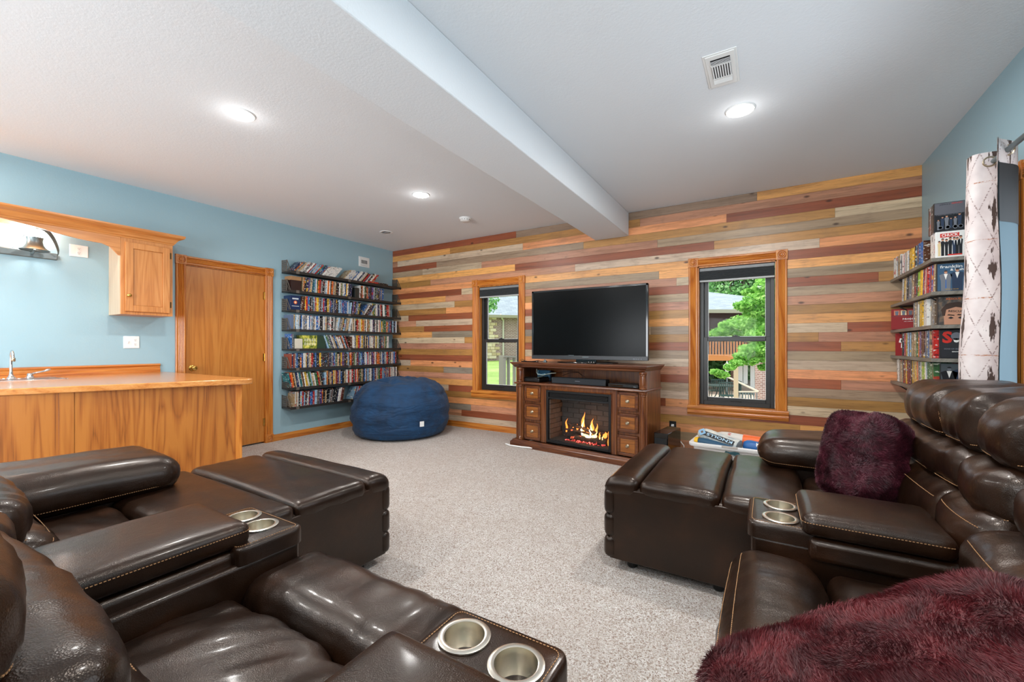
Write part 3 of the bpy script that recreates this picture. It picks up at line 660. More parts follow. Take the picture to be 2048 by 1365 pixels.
# shelf boards with perforated end supports
for si, z in enumerate(SHZ):
    sh = empty('wall_shelf', (XL, 3.97, z), 0, 'long dark wall shelf with perforated ends, %s of eight on the blue wall' % SHN[si], 'shelf', 'dark shelves on the blue wall')
    d = .195; a, b = 3.05-3.97, 4.89-3.97; mid = yx(697)-3.97
    for (u, v) in ((a, mid-.001), (mid+.001, b)): MB().box(.002, d, u, v, -.018, 0).box(d, d+.006, u, v, -.026, .006).build('board', M['shelfblack'], sh)
    for yy in (a+.09, mid): MB().box(d+.006, d+.01, yy-.02, yy+.02, -.028, .008).build('label_clip', M['meshgrey'], sh)
    for s_, yy in ((1, a), (-1, b-.004)):
        # perforated plate: strips with slots
        m = MB(); h = .15
        m.box(.002, .018, yy, yy+.004, 0, h).box(.10, .116, yy, yy+.004, 0, h*.97)
        for k in range(6): m.bar((.01, yy+.002, .012+k*.026), (.11, yy+.002, .004+k*.026), .004, .013, (0, 0, 1))
        for k in range(4): m.bar((.03+k*.02, yy+.002, .0), (.035+k*.02, yy+.002, h*.95), .004, .005, (1, 0, 0))
        m.bar((.116, yy+.002, .14), (.19, yy+.002, .004), .006, .008, (0, 1, 0)).bar((.10, yy+.002, .10), (.165, yy+.002, .004), .005, .006, (0, 1, 0))
        m.build('perforated_end', M['meshgrey'], sh)
# boxed sets among the left shelves
def boxset(nm, px0, px1, si, hh, mat, label, cat='disc set', xf=-5.08, dp=.14):
    y0, y1 = yx(px0), yx(px1); sh_ = max(0, 3.06-y0); y0 += sh_; y1 += sh_; o = MB().box(-dp, 0, 0, y1-y0, 0, hh).build(nm, mat, bevel=.0015); o.location = (xf, y0, SHZ[si]+.001); return tag(o, label, cat)
boxset('boxed_set', 584, 603, 1, .135, flat('dark_brown_card', '#2c1512', .4), 'dark brown boxed set at the left end of the second shelf')
o = boxset('boxed_set', 583, 604, 1, .05, flat('wood_look_card', '#a07850', .5), 'tan wooden-looking box lying on top of the dark brown boxed set'); o.location.z += .136
o = boxset('boxed_set', 577, 598, 2, .185, flat('navy_card', '#122c55', .3), 'navy blue boxed set with orange emblem at the left end of the third shelf')
w_ = yx(598)-yx(577)
MB().lathe([(.022,0),(.022,.001),(.001,.0012)], 20, frame((.0005, w_/2, .10), (0,1,0), (0,0,1))).build('emblem', flat('orange_print', '#d8622a', .4), o)
MB().lathe([(.012,0),(.012,.0012),(.001,.0014)], 20, frame((.001, w_/2, .10), (0,1,0), (0,0,1))).build('emblem_centre', flat('cream_print', '#e8d8b0', .4), o)
MB().box(0, .0008, w_*.2, w_*.8, .138, .155).box(0, .0008, w_*.15, w_*.85, .05, .056).build('print_bar', flat('pale_print', '#cdd4da', .4), o)
o = boxset('boxed_set', 565, 572, 3, .185, flat('slate_card', '#5a6a86', .4), 'slate grey disc box against the left end of the fourth shelf')
o = boxset('storage_case', 591, 606, 4, .13, flat('cream_box', '#cfc9b8', .4), 'small cream box standing in a clear blue-tinted case on the fifth shelf', 'box')
t = NT('green_gold_cover'); v = t.coord('Object', (1, 1, 1)); n1 = t.noise(v, 22, 3); t.base(t.ramp(n1, [(.3, S('#2c3c1c')), (.45, S('#7f8f2a')), (.6, S('#d8cf5a')), (.75, S('#f0e88a'))])).set(Roughness=.3); M['gg'] = t.m
o = boxset('boxed_set', 607, 635, 4, .175, M['gg'], 'gold and green boxed set facing the room on the fifth shelf')
w_ = yx(635)-yx(607)
for r_i, zz in enumerate((.115, .065)):
    for k in range(5): MB().box(0, .001, w_*(.1+k*.17), w_*(.1+k*.17+.03), zz-.02, zz+.02).box(0, .001, w_*(.1+k*.17), w_*(.1+k*.17+.1), zz+.014, zz+.02).box(0, .001, w_*(.17+k*.17), w_*(.1+k*.17+.1), zz-.02, zz+.02).build('cover_lettering', flat('cover_cream', '#efeccb', .4), o)
o = boxset('boxed_set', 636, 652, 4, .175, flat('dark_green_cover', '#1e3a2a', .3), 'dark green boxed set right of the gold one on the fifth shelf')
boxset('boxed_set', 567, 577, 5, .18, flat('rust_cover', '#8a3f2a', .4), 'rust red boxed set at the left end of the sixth shelf')
boxset('boxed_set', 711, 719, 1, .15, flat('charcoal_box', '#2a2f2e', .4), 'charcoal wire-look box in the middle of the second shelf')
# ================================================================ plank shelves on the right wall
RZ = [1.768, 1.547, 1.327, 1.106, .886]; RN = ['top', 'second', 'third', 'fourth', 'lowest']
RX0 = .932
for si, z in enumerate(RZ):
    sh = empty('plank_shelf', (XR, 4.35, z), 0, 'grey stained plank shelf on black brackets, %s of five beside the curtain' % RN[si], 'shelf', 'grey plank shelves on the right wall')
    MB().box(RX0-XR, -.002, 3.81-4.35, 4.885-4.35, -.024, 0).build('board', M['greywood'], sh, bevel=.002)
    for yy in (3.93, 4.70):
        y = yy-4.35
        MB().box(-.006, -.001, y-.012, y+.012, -.20, -.026).box(-.19, -.001, y-.012, y+.012, -.029, -.025).bar((-.185, y-.004, -.030), (-.004, y-.004, -.17), .008, .012, (0, 1, 0)).bar((-.105, y-.004, -.030), (-.004, y-.004, -.105), .008, .010, (0, 1, 0)).build('bracket', M['blackm'], sh)
yr = lambda px, X=.955: onX(px, 600, X)[1]
RIGHT = [[(1785, 1846, 0, ['white', 'grey', 'tan', 'white', 'white', 'grey', 'yellow', 'red', 'purple', 'blue'])], [(1803, 1867, 6, ['white', 'white', 'black', 'grey', 'brown', 'black', 'lime', 'yellow', 'red', 'red', 'blue', 'tan'])],
         [(1824, 1868, 1, ['grey', 'tan', 'grey', 'white', 'yellow', 'black', 'white', 'grey'])], [(1802, 1874, 0, ['blue', 'yellow', 'pale blue', 'tan', 'orange', 'purple', 'brown', 'blue', 'red'])], [(1793, 1874, -3, ['white', 'grey', 'brown', 'dark red', 'black', 'tan', 'white', 'lime', 'pale blue', 'green'])]]
for si, segs in enumerate(RIGHT):
    for p0, p1, ln, pal in segs:
        y = yr(p0); ye = max(yr(p1), [3.945, 3.875, 4.008, 3.875, 3.875][si]); cnt = 0; tot = abs(y-ye)
        # from the far (left in the picture) end towards the viewer: y decreases
        while True:
            th = rc.choice([.0145, .0145, .022, .027, .034])
            if y-th < ye: break
            f = (yr(p0)-y)/tot; ci = min(len(pal)-1, int(f*len(pal)+rc.uniform(-.6, .6))); ci = max(0, ci)
            colr = pal[ci] if rc.random() < .75 else rc.choice(CW); cnt += 1
            if si == 0: hh = .171 if f > .3 else .185
            else: hh = .187
            put_case(y-th, RZ[si]+.001, th, hh, -math.radians(ln), .955+rc.uniform(0, .008), colr, rc,
                     '%s disc case, %s from left, %s plank shelf beside the curtain' % (colr, ORD(cnt), RN[si]), 'disc cases on the plank shelves', False, sgn=-1)
            y -= th+.0003
def cover_box(name, x0, w, y0, th, z, hh, bg, spine, label, parts=None, rz=0, x=None):
    """case whose printed cover faces the viewer (-Y)"""
    o = empty(name, (x0, y0, z), rz, label, 'disc set')
    MB().box(0, w, .0006, th, 0, hh).build('case', spine, o, bevel=.001)
    MB().box(.003, w-.002, 0, .001, .003, hh-.003).build('cover_print', bg, o)
    return o
def TX(o, s, size, x, z, mat, width=None, bold=0.0, ry=0.0, y=-.0004, nm='title'):
    Mx = Matrix.Translation((x, y, z)) @ Matrix.Rotation(PI/2, 4, 'X') @ Matrix.Rotation(ry, 4, 'Z')
    return text(nm, s, size, Mx, mat, o, .0003, bold, width)
def person_fig(o, x, z, h, suit, skin, hair, shirt, wide=.26):
    """printed figure: legs, jacket, shirt, head, hair, as flat ink shapes"""
    def pl(pts, y, mat): MB().prism([(x+a*h, z+b*h) for a, b in pts], 0, .0003, Matrix(((1,0,0,0),(0,0,-1,y),(0,1,0,0),(0,0,0,1)))).build('printed_figure', mat, o)
    w = wide/2
    pl([(-w*.7, 0), (w*.7, 0), (w*.75, .5), (w, .78), (w*.45, .84), (-w*.45, .84), (-w, .78), (-w*.75, .5)], -.0003, suit)
    if shirt: pl([(0, .55), (w*.3, .83), (-w*.3, .83)], -.0006, shirt)
    c = [(.058*math.cos(a*PI/6), .915+.078*math.sin(a*PI/6)) for a in range(12)]
    pl(c, -.0006, skin); pl([(.064*math.cos(a*PI/6), .935+.068*math.sin(a*PI/6)) for a in range(7)], -.0009, hair)
IK = flat('ink_black', '#14151a', .4); IW = flat('ink_white', '#e9e6e0', .4); IR = flat('ink_red', '#c62a1e', .4); IG = flat('ink_grey', '#6d7078', .4); SKN = flat('ink_skin', '#c08a6c', .5); HR = flat('ink_hair', '#3a2418', .5); NB = flat('ink_navy', '#26344c', .4)
ICR = flat('ink_cream', '#d8c090', .5); IY = flat('ink_yellow', '#d8a838', .4); IB = flat('ink_blue', '#2f62a8', .4)
# top shelf, white set with red title band
o = cover_box('boxed_set', .957, .137, 3.832, .014, RZ[0]+.001, .171, flat('white_cover', '#e3dfda', .35), M['white'], 'white boxed set titled CHUCK at the near end of the top plank shelf')
MB().box(.022, .112, -.0003, 0, .132, .158).build('title_band', IR, o); TX(o, 'CHUCK', .024, .067, .145, IW, .078, .0006, y=-.0008)
for k, (a, s_, st) in enumerate(((.018, .10, ICR), (.034, .115, IK), (.052, .11, IK), (.070, .12, IK), (.088, .118, NB), (.102, .115, IK), (.118, .125, IK))): person_fig(o, a, .012, s_, st, SKN, HR, IW if k > 3 else None, .17)
MB().box(.058, .125, -.0012, -.0009, .012, .020).build('print_bar', IR, o)
for k in range(6):
    q = bpy.data.objects.new('disc_case', case_mesh(.0145, .171)); C.objects.link(q); q.matrix_world = Matrix.Translation((.958, 3.848+.0148*k+.0145, RZ[0]+.001)) @ Matrix.Rotation(PI, 4, 'Z'); q.color = S('#dad6d2')
    tag(q, 'white disc case, %s behind the CHUCK cover on the top plank shelf' % ORD(k+1), 'disc case', 'disc cases on the plank shelves')
# second layer standing on top of them
o = cover_box('boxed_set', .950, .145, 3.832, .024, RZ[0]+.173, .19, flat('storm_cover', '#5c5b62', .35), IK, 'grey boxed set with JUSTICE IS SERVED on it, standing above the CHUCK set')
TX(o, 'JUSTICE IS', .010, .052, .176, IK, .052); TX(o, 'SERVED', .012, .108, .178, IR, .050)
MB().box(.003, .142, -.0002, 0, .004, .112).build('print_field', IK, o)
TX(o, 'A BROTHERHOOD OF RIDERS', .006, .07, .108, IG, .12, y=-.0006)
for k in range(6): person_fig(o, .02+.02*k, .012+.006*(k % 2), .07+.012*(k % 3), NB if k % 2 else IG, SKN, IK, None, .22)
for a in (.03, .065, .10, .125): MB().lathe([(.012,0),(.012,.0004),(.009,.0004),(.009,0)], 16, frame((a, -.0012, .026), (1,0,0), (0,0,1))).build('printed_wheel', IG, o)
for k in range(4):
    q = bpy.data.objects.new('disc_case', case_mesh(.027, .19)); C.objects.link(q); q.matrix_world = Matrix.Translation((.955, 3.858+.0272*k+.027, RZ[0]+.173)) @ Matrix.Rotation(PI, 4, 'Z'); q.color = S(['#6a6468', '#2a2426', '#8a8488', '#3a2a2a'][k])
    tag(q, 'dark thick disc box, %s behind the JUSTICE IS SERVED set' % ORD(k+1), 'disc case', 'disc boxes in the second layer')
o = cover_box('boxed_set', .965, .14, 3.838, .03, RZ[1]+.001, .183, flat('slate_blue_cover', '#3b5872', .3), IK, 'blue boxed set titled franklin and bash at the near end of the second plank shelf')
TX(o, 'franklin', .026, .068, .160, IW, .105, .0003); TX(o, '& bash', .020, .095, .139, IW, .062, .0003)
person_fig(o, .042, .002, .135, IG, SKN, HR, IW, .46); person_fig(o, .096, .002, .145, NB, SKN, IK, IW, .46)
MB().prism([(.040, .02), (.045, .02), (.044, .075), (.041, .075)], 0, .0003, Matrix(((1,0,0,0),(0,0,-1,-.0009),(0,1,0,0),(0,0,0,1)))).build('printed_tie', IB, o)
TX(o, 'BOUND BY THE LAW', .007, .072, .012, IY, .06, y=-.0014)
# third shelf
for k in range(3):
    q = bpy.data.objects.new('disc_case', case_mesh(.027, .187)); C.objects.link(q); q.matrix_world = Matrix.Translation((.975, 3.92+.0275*k+.027, RZ[2]+.001)) @ Matrix.Rotation(PI, 4, 'Z'); q.color = S('#6b5a48')
    tag(q, 'brown thick disc box, %s behind the RESCUE ME cover' % ORD(k+1), 'disc case', 'brown disc boxes on the third plank shelf')
t = NT('smoky_cover'); n1 = t.noise(t.coord('Object', (1, 1, 1)), 24, 4); t.base(t.ramp(n1, [(.3, S('#1c1a1c')), (.5, S('#56504c')), (.7, S('#a07a58'))])).set(Roughness=.3); M['smoky'] = t.m
o = cover_box('boxed_set', .975, .15, 3.86, .03, RZ[2]+.001, .187, M['smoky'], IK, 'smoky boxed set titled RESCUE ME at the near end of the third plank shelf')
TX(o, 'RESCUE ME', .016, .09, .170, flat('ink_orange', '#d8692a', .4), .10, .0002)
FC = flat('print_face', '#b88468', .5)
def shape(o, pts, y, mat, nm='printed_shape'): return MB().prism(pts, 0, .0003, Matrix(((1,0,0,0),(0,0,-1,y),(0,1,0,0),(0,0,0,1)))).build(nm, mat, o)
shape(o, [(.03,.002),(.13,.002),(.138,.05),(.128,.105),(.09,.125),(.05,.118),(.028,.08)], -.0003, FC); shape(o, [(.022,.06),(.034,.06),(.04,.10),(.085,.117),(.135,.105),(.145,.12),(.10,.15),(.04,.14),(.015,.10)], -.0006, HR)
for a in (.062, .108): shape(o, [(a-.014,.045),(a,.038),(a+.014,.045),(a,.054)], -.0006, IK); shape(o, [(a-.018,.062),(a+.016,.058),(a+.018,.064),(a-.012,.070)], -.0006, HR)
TX(o, 'RESCUE', .018, .085, .088, IK, .07, .0004, ry=-.06, y=-.0010)
rb = empty('boxed_set', (.905, 4.72, RZ[2]+.001), 0, 'red boxed set titled FRIENDS at the far end of the third plank shelf', 'disc set'); rb.rotation_euler = (0, 0, math.radians(-18))
RED = flat('deep_red_card', '#86090e', .7)
MB().box(0, .19, .0006, .13, 0, .17).build('case', RED, rb, bevel=.001)
MB().box(0, .19, -.0003, .0003, .108, .110).build('print_line', IK, rb)
for k in range(4):
    q = MB().box(.018+k*.042, .054+k*.042, -.0005, .0002, .118, .158).build('photo_print', ICR if k % 2 else flat('photo_orange', '#b8623a', .5), rb)
    person_fig(rb, .036+k*.042, .118, .040, NB, SKN, HR, None, .6)
TX(rb, 'F\u2022R\u2022I\u2022E\u2022N\u2022D\u2022S', .022, .125, .084, IW, .105, .0002); TX(rb, 'THE COMPLETE SERIES', .008, .125, .064, IW, .09)
o = cover_box('boxed_set', .982, .14, 3.85, .02, RZ[3]+.001, .187, flat('charcoal_cover', '#26262a', .35), IK, 'charcoal boxed set titled SONS OF ANARCHY on the fourth plank shelf')
TX(o, 'S', .10, .035, .135, IR, .048, .004); TX(o, 'S', .10, .118, .135, IR, .040, .004)
sk_ = [(.078+.026*math.cos(a*PI/8), .145+.026*math.sin(a*PI/8)) for a in range(16)]; shape(o, sk_, -.0006, IG, 'printed_skull'); shape(o, [(.062,.132),(.094,.132),(.088,.108),(.078,.104),(.068,.108)], -.0006, IW, 'printed_skull')
for a in (.069, .087): shape(o, [(a-.006,.128),(a,.120),(a+.006,.128),(a,.134)], -.0009, IK)
TX(o, 'SONS OF ANARCHY', .012, .075, .062, IG, .11, .0002); TX(o, 'SEASON FIVE', .008, .085, .044, IW, .055, .0002)
rb = empty('disc_case', (.94, 4.76, RZ[3]+.001), 0, 'red case with three small portrait prints at the far end of the fourth plank shelf', 'disc set'); rb.rotation_euler = (0, 0, math.radians(-38))
MB().box(0, .13, .0006, .014, 0, .187).build('case', RED, rb)
for k in range(3):
    MB().box(-.017, .017, -.0004, .0002, -.018, .018, Matrix.Translation((.045+.012*k, 0, .125-.042*k)) @ Matrix.Rotation(.25-.2*k, 4, 'Y')).build('photo_print', IW, rb)
    person_fig(rb, .045+.012*k, .111-.042*k, .028, IK, SKN, HR, None, .6)
o = cover_box('boxed_set', .985, .14, 3.85, .02, RZ[4]+.001, .187, flat('steel_cover', '#4c5256', .35), IK, 'steel grey boxed set with two dark-suited figures on the lowest plank shelf')
person_fig(o, .042, .0, .165, IK, IG, IK, IW, .5); person_fig(o, .10, .0, .178, NB, IG, IK, IW, .5)
# ================================================================ media console with electric fireplace
yaw = math.atan2(-.167, 1.336)
tv = empty('fireplace_console', (-2.625, 4.297, 0), yaw, 'dark cherry media console with electric fireplace and six drawers', 'media console')
def tb(name, boxes, mat, par=None, bevel=.0015):
    m = MB()
    for b in boxes: m.box(*b)
    return m.build(name, mat, par or tv, bevel=bevel)
W_ = 1.667
# plinth (moulded on three sides)
pl = [(0,0),(0,.05),(.006,.056),(.010,.062),(.018,.066),(.022,.078),(.034,.084),(.034,0)]
m = MB()
def ring(prof, x0, x1, y0, y1, z):
    # profile (inset, height) swept round left, front and right sides
    A = [((x0, y1, z), (1,0,0), (0,0,1)), ((x0, y0, z), (1,1,0), (0,0,1)), ((x1, y0, z), (-1,1,0), (0,0,1)), ((x1, y1, z), (-1,0,0), (0,0,1))]
    m = MB(); m.sweep(prof, A); return m
ring(pl, 0, W_, 0, .50, 0).build('plinth', M['cherry_x'], tv)
ring([(0,.062),(0,.050),(.008,.046),(.014,.034),(.028,.022),(.036,.006),(.046,0),(.06,0),(.06,.062)], 0, W_, 0, .50, .935).box(.05, W_-.05, .05, .50, .970, .9965).build('top_slab', M['cherry_x'], tv)
ring([(0,0),(-.004,.010),(0,.022),(.03,.026),(.03,0)], .045, W_-.030, .03, .49, .738).box(.06, W_-.05, .05, .49, .740, .762).build('middle_shelf', M['cherry_x'], tv)
tb('side_panel', [(.055, .075, .05, .49, .05, .94)], M['cherry']); tb('side_panel', [(W_-.060, W_-.040, .05, .49, .05, .94)], M['cherry'])
tb('back_panel', [(.075, W_-.06, .47, .48, .06, .94)], M['cherry'])
for x in (.118, 1.608):
    for (za_, zb_) in ((.084, .735), (.765, .932)):
        tb('pilaster', [(x-.040, x+.040, .052, .075, za_, zb_)], M['cherry'])
        Mx = Matrix.Translation((x, .052, 0)); hh = zb_-za_
        MB().lathe([(.034,za_),(.034,za_+.015),(.028,za_+.022),(.032,za_+.028),(.025,za_+.036),(.027,za_+hh*.5),(.024,zb_-.04),(.032,zb_-.034),(.028,zb_-.026),(.036,zb_-.018),(.036,zb_)], 18, Mx).build('column', M['cherry'], tv, smooth=True)
for b_ in ([(.165, .175, .06, .12, .084, .737), (.405, .42, .06, .47, .084, .737), (1.332, 1.343, .06, .47, .084, .737), (1.560, 1.572, .06, .12, .084, .737), (.165, .42, .07, .12, .514, .544), (.165, .42, .07, .12, .297, .328), (1.33, 1.57, .07, .12, .514, .544), (1.33, 1.57, .07, .12, .297, .328)]): tb('divider', [b_], M['cherry'])
for x0, x1 in ((.176, .404), (1.344, 1.559)):
    for z0, z1 in ((.546, .728), (.330, .512), (.094, .295)):
        d_ = tb('drawer', [(x0, x1, .052, .10, z0, z1)], M['cherry'])
        rim_ = .026
        m = MB()
        for (a, b, c_, d__) in ((x0, x1, z1-rim_, z1), (x0, x1, z0, z0+rim_), (x0, x0+rim_, z0, z1), (x1-rim_, x1, z0, z1)): m.box(a, b, .044, .052, c_, d__)
        m.build('raised_border', M['cherry_x'], d_, bevel=.003)
        MB().box(x0+rim_+.008, x1-rim_-.008, .049, .0525, z0+rim_+.008, z1-rim_-.008).build('face_panel', M['cherry_l'], d_, bevel=.002)
        MB().lathe([(.017,0),(.015,.003),(.006,.006),(.005,.014),(.013,.018),(.016,.023),(.012,.028),(.001,.030)], 16, frame(((x0+x1)/2, .049, (z0+z1)/2), (1,0,0), (0,0,1))).build('knob', M['nickel'], d_, smooth=True)
sr_ = tb('surround', [(.42, .482, .052, .08, .084, .737), (1.276, 1.333, .052, .08, .084, .737), (.482, 1.276, .052, .08, .692, .737)], M['cherry'], bevel=.004)
MB().sweep([(0,0),(.008,.010),(.016,.002),(.016,0)], [((.468, .052, .09), (1,0,0), (0,-1,0)), ((.468, .052, .705), (1,0,-1), (0,-1,0)), ((1.290, .052, .705), (-1,0,-1), (0,-1,0)), ((1.290, .052, .09), (-1,0,0), (0,-1,0))]).build('surround_bead', M['cherry'], sr_)
# firebox insert
fb = tb('firebox_frame', [(.484, .512, .048, .075, .10, .690), (1.246, 1.274, .048, .075, .10, .690), (.512, 1.246, .048, .075, .665, .690), (.512, 1.246, .048, .075, .592, .612), (.512, 1.246, .048, .075, .10, .130)], M['blackm'], bevel=.003)
m = MB()
for k in range(3): m.box(.53, 1.23, .060, .075, .618+k*.016, .624+k*.016)
m.build('vent_louver', M['black'], fb)
MB().box(.512, 1.246, .0745, .0765, .612, .665).build('vent_back', M['dark'], fb)
MB().box(.51, 1.248, .060, .063, .128, .594).build('glass_front', M['glass'], fb)
t = NT('smoked_back'); t.base(S('#383532')).set(Roughness=.6); M['fbback'] = t.m
bxx = tb('firebox', [(.50, .512, .076, .34, .10, .64), (1.246, 1.258, .076, .34, .10, .64), (.50, 1.258, .34, .35, .10, .64), (.50, 1.258, .076, .35, .60, .61)], M['fbback'], bevel=0)
MB().box(.512, 1.246, .076, .34, .10, .135).build('ember_bed', flat('ash_bed', '#3a3734', .9), bxx)
BR = flat('firebox_brick', '#6e5d52', .9)
k = 0
for r_i in range(8):
    z = .138+r_i*.056
    for j in range(3):
        a = .078+j*.09-(.045 if r_i % 2 else 0); b = a+.084; a = max(a, .078); b = min(b, .338)
        if b-a > .02:
            MB().box(.512, .522, a, b, z, z+.049).build('brick', BR, bxx)
            MB().box(1.236, 1.246, a, b, z, z+.049).build('brick', BR, bxx)
for r_i in range(8):
    z = .138+r_i*.056
    for j in range(5):
        a = .53+j*.15-(.075 if r_i % 2 else 0); b = a+.142; a = max(a, .524); b = min(b, 1.234)
        MB().box(a, b, .332, .340, z, z+.049).build('brick', M['fbback'], bxx)
t = NT('charred_log'); v = t.coord('Object', (1, 1, 1)); n1 = t.noise(v, 30, 4, .65); t.base(t.ramp(n1, [(.4, S('#1a1512')), (.6, S('#3c302a')), (.75, S('#74685e'))])).set(Roughness=.9)
gl = t.noise(v, 16, 3, .7); t.l(t.ramp(gl, [(.62, (0,0,0)), (.70, (1,.12,.04)), (.8, (1,.35,.2))]), t.b.inputs['Emission Color']); t.b.inputs['Emission Strength'].default_value = 1.6; t.bump(n1, .006); M['log'] = t.m
t = NT('glowing_ember'); v = t.coord('Object'); n1 = t.noise(v, 45, 3, .7); t.base(S('#2a1a16')).set(Roughness=.9); t.l(t.ramp(n1, [(.42, (.02,.0,.0)), (.55, (.9,.06,.05)), (.7, (1,.35,.28))]), t.b.inputs['Emission Color']); t.b.inputs['Emission Strength'].default_value = 1.6; M['ember'] = t.m
def log(a, b, r0, r1):
    pts = []; rs = []
    for i in range(9):
        s_ = i/8; p = Vector(a).lerp(Vector(b), s_); q = noise.noise_vector(p*9)*.012; pts.append(p+q); rs.append((r0+(r1-r0)*s_)*(1+.15*noise.noise(p*14)))
    o = MB().tube(pts, rs, 12).build('log', M['log'], bxx, smooth=True, angle=60)
log((.72, .20, .155), (1.18, .17, .165), .034, .038); log((.60, .24, .175), (1.0, .28, .165), .026, .024); log((.70, .17, .315), (1.05, .22, .235), .017, .024); log((.76, .27, .20), (1.16, .21, .255), .024, .02); log((.68, .13, .26), (.98, .20, .225), .010, .012)
m = MB(); re_ = random.Random(5)
for k in range(90):
    x = re_.uniform(.70, 1.16); y = re_.uniform(.085, .15); s_ = re_.uniform(.004, .011)
    m.lathe([(s_*.2, -s_*.5), (s_, 0), (s_*.5, s_*.7)], 6, Matrix.Translation((x, y, .138+re_.uniform(0, .01))))
o = m.build('embers', M['ember'], bxx); o['kind'] = 'stuff'
FO = emis('flame_orange', (1.0, .22, .03, 1), 2.2); FY = emis('flame_yellow', (1.0, .62, .18, 1), 3.2); FWh = emis('flame_core', (1.0, .90, .62, 1), 5.0)
def flame(x, z0, h, w, y, mat, bend=0.0, nm='flame'):
    N = 14; V = []; Fq = []; K = 6
    for i in range(N+1):
        s_ = i/N; ww = w*(math.sin(PI*min(1, s_*.92+.08))**.8)*(1-s_)**.45*.9
        cx = x+bend*s_*s_+.010*math.sin(s_*9+x*50)*s_; cy = y+.006*math.sin(s_*7+x*31)
        for k in range(K): a = 2*PI*k/K; V.append((cx+ww*math.cos(a), cy+ww*.3*math.sin(a), z0+h*s_))
    for i in range(N):
        for k in range(K): k2 = (k+1) % K; Fq.append((i*K+k, i*K+k2, (i+1)*K+k2, (i+1)*K+k))
    return MB().add(V, Fq).build(nm, mat, bxx, smooth=True)
for a in ((.868, .21, .25, .030, .21), (.975, .21, .19, .028, .215), (1.03, .20, .15, .020, .21), (.80, .25, .07, .020, .20), (.755, .27, .05, .012, .19), (1.195, .14, .16, .018, .16), (1.15, .21, .07, .035, .17), (.60, .18, .17, .018, .30), (.93, .20, .10, .035, .20), (1.09, .20, .07, .014, .16)): flame(a[0], a[1], a[2], a[3], a[4], FO, .01)
for a in ((.870, .20, .18, .022, .195), (.972, .20, .15, .018, .20), (1.035, .19, .09, .010, .195), (.915, .19, .05, .05, .19), (1.005, .19, .04, .045, .185), (1.10, .19, .05, .008, .15), (1.13, .19, .05, .007, .15)): flame(a[0], a[1], a[2], a[3], a[4], FY, .005)
for a in ((.871, .20, .12, .014, .175), (.970, .20, .09, .010, .18), (1.03, .185, .05, .010, .175), (.95, .188, .022, .05, .172)): flame(a[0], a[1], a[2], a[3], a[4], FWh, 0)
fl_ = light('fire_light', 'POINT', (0,0,0), 1.0, (1, .45, .15), .05); fl_.location = tuple(Matrix.Translation((-2.625, 4.297, 0)) @ Matrix.Rotation(yaw, 4, 'Z') @ Vector((.92, .10, .30)))
TM = Matrix.Translation((-2.625, 4.297, 0)) @ Matrix.Rotation(yaw, 4, 'Z')
def onstand(name, x, y, z, label, cat, group=None): p = TM @ Vector((x, y, z)); return empty(name, tuple(p), yaw, label, cat, group)
# devices in the open bay
sb = onstand('soundbar', .85, .16, .764, 'long matte black soundbar in the open bay of the media console', 'soundbar')
MB().box(-.335, .335, -.045, .045, 0, .068).build('body', flat('soundbar_cloth', '#23272c', .75), sb, bevel=.008); MB().box(-.03, .03, -.0465, -.0455, .034, .040).build('logo_strip', IG, sb); MB().box(-.336, -.325, -.046, .046, 0, .069).box(.325, .336, -.046, .046, 0, .069).build('end_cap', M['black'], sb, bevel=.004)
dp_ = onstand('disc_player', 1.38, .20, .764, 'flat black disc player in the right end of the open bay', 'player')
MB().box(-.16, .16, -.10, .10, .004, .036).build('body', M['black'], dp_, bevel=.003); MB().box(-.15, .0, -.1012, -.10, .012, .026).build('tray_front', M['gloss'], dp_); MB().box(.11, .14, -.1014, -.10, .012, .016).build('display', flat('display_grey', '#8a9296', .3), dp_)
gc = onstand('game_console', .255, .20, .764, 'black game console lying in the left end of the open bay', 'game console')
MB().box(-.11, .11, -.12, .10, .004, .045).build('lower_shell', M['black'], gc, bevel=.006); MB().box(-.105, .105, -.125, .095, .048, .06).build('upper_shell', M['gloss'], gc, bevel=.006)
rt = onstand('router', .27, .33, .764, 'small blue-lit network box with pale cables behind the game console', 'router')
MB().box(-.09, .09, -.02, .02, .0, .13).build('body', flat('router_blue', '#24506a', .35), rt, bevel=.006)
MB().tube([(-.09,-.03,.14),(-.08,-.05,.10),(-.05,-.06,.075),(.02,-.06,.07),(.07,-.06,.085),(.14,-.05,.10),(.2,-.05,.105)], .004, 6).build('cable', flat('pale_cable', '#d6dccb', .4), rt, smooth=True)
MB().tube([(-.07,-.03,.12),(-.06,-.055,.09),(.0,-.065,.08),(.06,-.065,.09)], .005, 6).build('cable', flat('cyan_cable', '#9fc6d8', .4), rt, smooth=True)
wv_ = onstand('cable_bundle', .62, .36, .764, 'thin black cables looping behind the soundbar', 'cables')
MB().tube([(-.2,0,.1),(-.1,0,.12),(0,.0,.13),(.1,0,.12),(.2,0,.06),(.22,0,.01)], .003, 6).tube([(-.1,-.02,.07),(0,-.02,.11),(.12,-.02,.12),(.17,-.02,.07),(.16,-.02,.01)], .003, 6).build('cord', M['black'], wv_, smooth=True)
